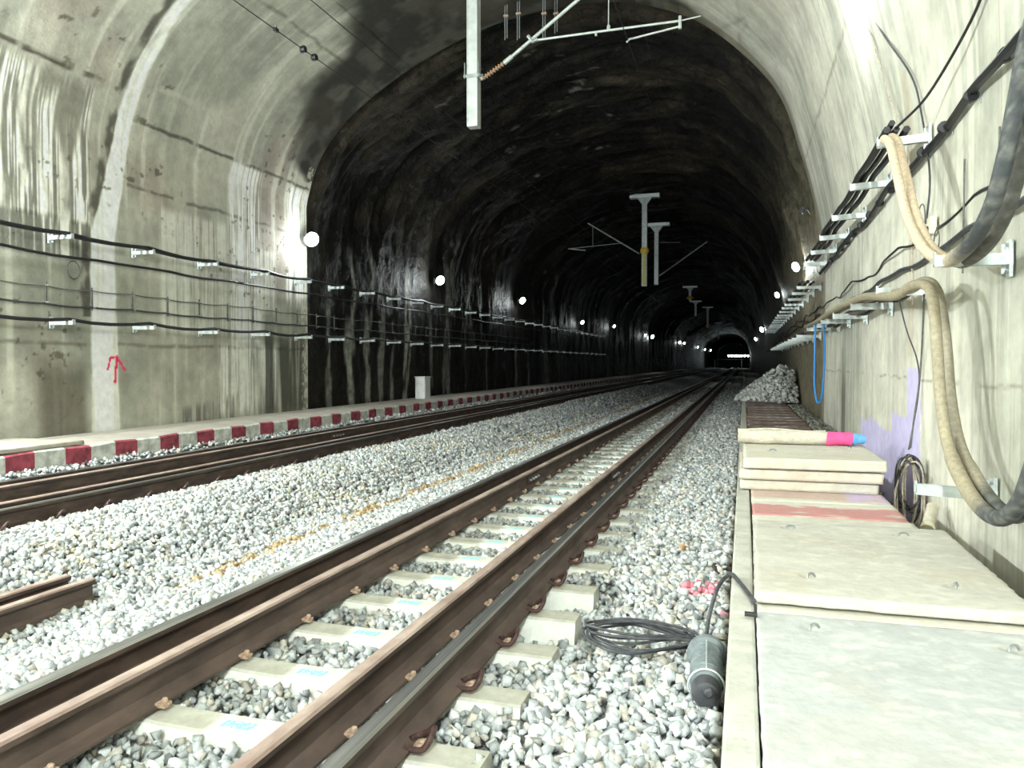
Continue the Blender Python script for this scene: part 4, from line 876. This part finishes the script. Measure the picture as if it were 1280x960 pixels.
m = MB(); m.tube([aC(783, 53), aC(787, 49), aC(850, 33)], .017, 8); m.build('steady_arm', M['post'], cp, True)
m = MB(); m.tube([aC(760.5, 38), aC(761, -12)], .010, 6); m.tube([aC(761, 32), aC(760.5, 38)], .03, 8); m.tube([aC(745, 40), aC(745, 45)], .02, 6); m.build('hanger_rod', M['post'], cp, True)
# far posts
def far_arm(cp, x, y, zb, pts, r=.035, nm='diagonal_tube'):
    m = MB(); m.tube([(p[0] - x, p[1] - y, p[2] - zb) for p in pts], r, 6); return m.build(nm, M['steel_dark'], cp)  # darker steel here paints the far arms as dimly lit
zt_ = crown(-4.6)
def ring_ins(cp, z, w, mt): 
    m = MB(); m.lathe([(w * .7, z - .16), (w * .95, z - .08), (w * .95, z + .02), (w * .7, z + .12)], n=12); o = m.build('insulator', M[mt], cp); o['label'] = 'yellow insulator band'; return o
k = 37.0; x = -4.4; zb = aY(805, 358, 34)[2]; y = 34
cp, zt = cantilever_post(aY(805.5, 358, y)[0], y, zb, .22, 1, 'middle distance hanging post with a yellow insulator band, nearer of two', True, base=True, ztop=aY(805, 243, y)[2]); xx = cp.location.x
ring_ins(cp, aY(805, 313, y)[2] - zb, .2, 'brass')
m = MB(); m.box((0, -.125, .75), (.14, .02, 1.4)); m.build('yellow_strip', mat('faded_yellow', (.5, .45, .12), .6), cp)['label'] = 'faded yellow strip'
far_arm(cp, xx, y, zb, [aY(799, 317, y), aY(735, 279, y)]); far_arm(cp, xx, y, zb, [aY(776, 304, y), aY(710, 311, y)], .02, 'registration_tube'); far_arm(cp, xx, y, zb, [aY(712, 311, y), aY(732, 313, y)], .03, 'steady_arm'); far_arm(cp, xx, y, zb, [aY(741, 283, y), aY(741, 307, y)], .015, 'hanger_rod')
y = 39; p = aY(820.5, 356, y)
cp, zt = cantilever_post(p[0], y, p[2], .20, 1, 'middle distance hanging post without yellow, behind the banded one', True, base=True, ztop=aY(821, 279, y)[2]); xx = cp.location.x; zb = p[2]
far_arm(cp, xx, y, zb, [aY(824, 345, y), aY(884, 302, y)]); far_arm(cp, xx, y, zb, [aY(825, 303, y), aY(850, 303, y)], .015, 'registration_tube')
for (px, y0, y1, Y, br, lb) in ((862.5, 330, 376, 72, True, 'distant hanging post with a yellow tip, right of the middle posts'), (869.5, 345, 395, 88, False, 'thin distant hanging post left of the pale tipped one'), (884.5, 372, 410, 100, True, 'distant hanging post with a pale lower end above the tracks'), (898, 398, 424, 140, False, 'very distant hanging post near the end of the tunnel')):
    a = aY(px, y1, Y); b = aY(px, y0, Y); cp, zt = cantilever_post(a[0], Y, a[2], .22, 1, lb, True, ztop=min(b[2] + 1.0, crown(a[0]) - .1), base=True); zb = a[2]
    if br: ring_ins(cp, .3, .3, 'brass')
    if px < 865: far_arm(cp, a[0], Y, zb, [aY(850, 330, Y), aY(882, 331.5, Y)], .04, 'registration_tube')
# wires
for (x, z, r, nm, lb) in ((-7.04, 6.70, .008, 'contact_wire', 'lower overhead wire above the far track, crossing the upper left roof'), (-7.04, 7.62, .009, 'messenger_wire', 'upper overhead wire above the far track near the crown'), (-1.87, 6.80, .007, 'contact_wire', 'lower overhead wire above the nearer track'), (-1.87, 7.78, .007, 'messenger_wire', 'upper overhead wire above the nearer track')):
    m = MB(); m.tube([(x, -12, z), (x, 40, z), (x, 120, z), (x, 200, z)], r, 6); tag(m.build(nm, M['wire']), lb, 'overhead wire')
for i, (px, py) in enumerate(((345, 42), (379, 62), (393, 68))):
    d = ray(px, py); t = (-7.04) / d[0]; p = C_ + d * t
    r = empty('wire_clamp', (-7.04, p[1], 6.70), 0, ['small square clamp on the lower left overhead wire', 'round black weight on the left overhead wire, left of its twin', 'round black weight on the left overhead wire, right of its twin'][i], 'wire fitting', 'fittings on the left overhead wire')
    m = MB()
    if i == 0: m.box((0, 0, .0), (.05, .10, .06), bev=.008)
    else: m.lathe([(.02, -.05), (.055, -.04), (.062, 0), (.055, .04), (.02, .05)], (0, 0, 0), 'x', 16)
    m.build('clamp_body', M['black_plastic'], r, True); m = MB(); m.box((0, 0, .035), (.02, .03, .07)); m.build('clamp_jaw', M['steel_dark'], r)
# hanging anchor bolts
for i, px in enumerate((632.5, 648, 680, 695)):
    a = aY(px, 17 if i != 0 else 20, 14.8); b = aY(px, 50 if i != 3 else 42, 14.8); r = empty('anchor_bolt', (a[0], 14.8, b[2]), 0, ['leftmost thin anchor bolt pair hanging at the roof edge', 'second anchor bolt pair from the left under the roof edge', 'third anchor bolt pair from the left, by the diagonal tube', 'rightmost anchor bolt pair under the roof edge'][i], 'anchor bolt', 'anchor bolts in the roof')
    h = crown(a[0]) + .02 - b[2]; m = MB(); m.tube([(-.022, 0, 0), (-.022, 0, h)], .010, 6); m.tube([(.022, 0, .03), (.022, 0, h)], .010, 6); m.build('threaded_rods', M['steel_dark'], r); m = MB(); m.box((0, 0, a[2] - b[2]), (.10, .05, .035), bev=.004); m.build('nut_plate', M['clip_tan'], r)

# ------------------------------------------------------------------ cabinet on left walkway
r = empty('white_cabinet', (-9.05, 20.9, .45), 0, 'plain white cabinet standing on the left walkway against the dark wall', 'cabinet')
m = MB(); m.box((0, 0, .31), (.30, .42, .62), bev=.01); m.build('cabinet_body', M['white'], r); m = MB(); m.box((0, 0, .635), (.33, .46, .035), bev=.008); m.build('lid', M['white'], r); m = MB(); m.box((.153, 0, .31), (.008, .36, .52), bev=.002); d_ = m.build('door', M['white'], r)
m = MB(); m.box((.160, -.14, .33), (.012, .02, .07)); m.build('door_handle', M['steel_dark'], d_)
# ------------------------------------------------------------------ pump and coil
r = empty('work_pump', (-.155, 3.62, .03), .04, 'dusty grey ribbed cylinder pump lying on the ballast against the kerb', 'pump')
m = MB(); prof = [(.052, -.16), (.058, -.15)]
for i in range(14):
    a = -.145 + i * .019; prof += [(.060 if i < 3 else .0665, a), (.060 if i < 3 else .0665, a + .010), (.062 if i >= 3 else .059, a + .0105), (.062 if i >= 3 else .059, a + .018)]
prof += [(.064, .125), (.058, .15)]
m.lathe(prof, (0, 0, .06), 'y', 28); m.build('pump_body', M['pump'], r, True)
m = MB(); m.lathe([(.070, .12), (.082, .125), (.084, .14), (.082, .155), (.066, .165), (.03, .19)], (0, 0, .06), 'y', 28); m.build('rim_flange', M['pump'], r, True)
m = MB(); m.lathe([(.03, -.225), (.05, -.22), (.056, -.19), (.056, -.16)], (0, 0, .055), 'y', 20); m.lathe([(.012, -.245), (.018, -.24), (.018, -.22)], (.01, 0, .075), 'y', 10); m.build('end_cap', M['dgrey_cable'], r, True)
m = MB(); m.tube([(.069 * math.cos(t), -.155, .06 + .069 * math.sin(t)) for t in np.linspace(0, 2 * PI, 28)[:-1]], .004, 6, closed=True); m.tube([(0, -.155, .130), (0, .12, .130)], .003, 6); m.build('wire_band', M['steel'], r)
r.scale = (1.12, 1.3, 1.12)
m = MB(); random.seed(5)
cx, cy = -.50, 3.98
pts = []
for i in range(7):
    a = .27 + random.uniform(-.03, .03); b = .19 + random.uniform(-.07, .06); ox = random.uniform(-.02, .02); oy = random.uniform(-.02, .03)
    for t in np.linspace(0, 2 * PI, 20)[:-1]:
        # loops pinch together where they meet the pump
        pin = .35 + .65 * sst(-1.0, .35, np.array(-math.cos(t)))
        pts.append((cx + ox + a * math.cos(t), cy + oy * 1.0 + b * math.sin(t) * float(pin), .075 + .008 * i + .012 * math.sin(2 * t + i)))
pts += [(-.28, 3.98, .14), (-.22, 3.93, .15), (-.17, 3.88, .12)]
m.tube(spl(pts, 2), .0075, 7)
tag(m.build('black_cable_coil', M['dgrey_cable'], None, True), 'coiled black cable lying on the ballast left of the grey pump', 'cable coil')
pipe('pump_cable', [(-.17, 3.86, .12), (-.16, 3.98, .22), (-.12, 4.02, .36), (-.06, 3.88, .475), (-.02, 3.75, .485), (.03, 3.55, .48), (.05, 3.42, .49)], .010, M['dgrey_cable'], 'black cable rising from the grey pump over the kerb to the slab edge')
r = empty('cable_clip', (.035, 3.26, .475), 0, 'small dark clip on the kerb where the pump cable ends beside the raised slab', 'clip')
m = MB(); m.box((0, 0, .008), (.05, .03, .014), bev=.003); m.build('clip_base', M['black_plastic'], r); m = MB(); m.box((.018, .0, .03), (.012, .02, .04), bev=.003); m.build('clip_tab', M['black_plastic'], r)
random.seed(3)

# ------------------------------------------------------------------ world, view
w = bpy.data.worlds.new('world'); SC.world = w; w.use_nodes = True; w.node_tree.nodes['Background'].inputs[0].default_value = (.5, .6, .7, 1); w.node_tree.nodes['Background'].inputs[1].default_value = .01
vs = SC.view_settings; vs.view_transform = 'Standard'; vs.look = 'None'; vs.gamma = 1; vs.use_curve_mapping = False; vs.exposure = 1.2
SC.cycles.max_bounces = 6; SC.cycles.diffuse_bounces = 4
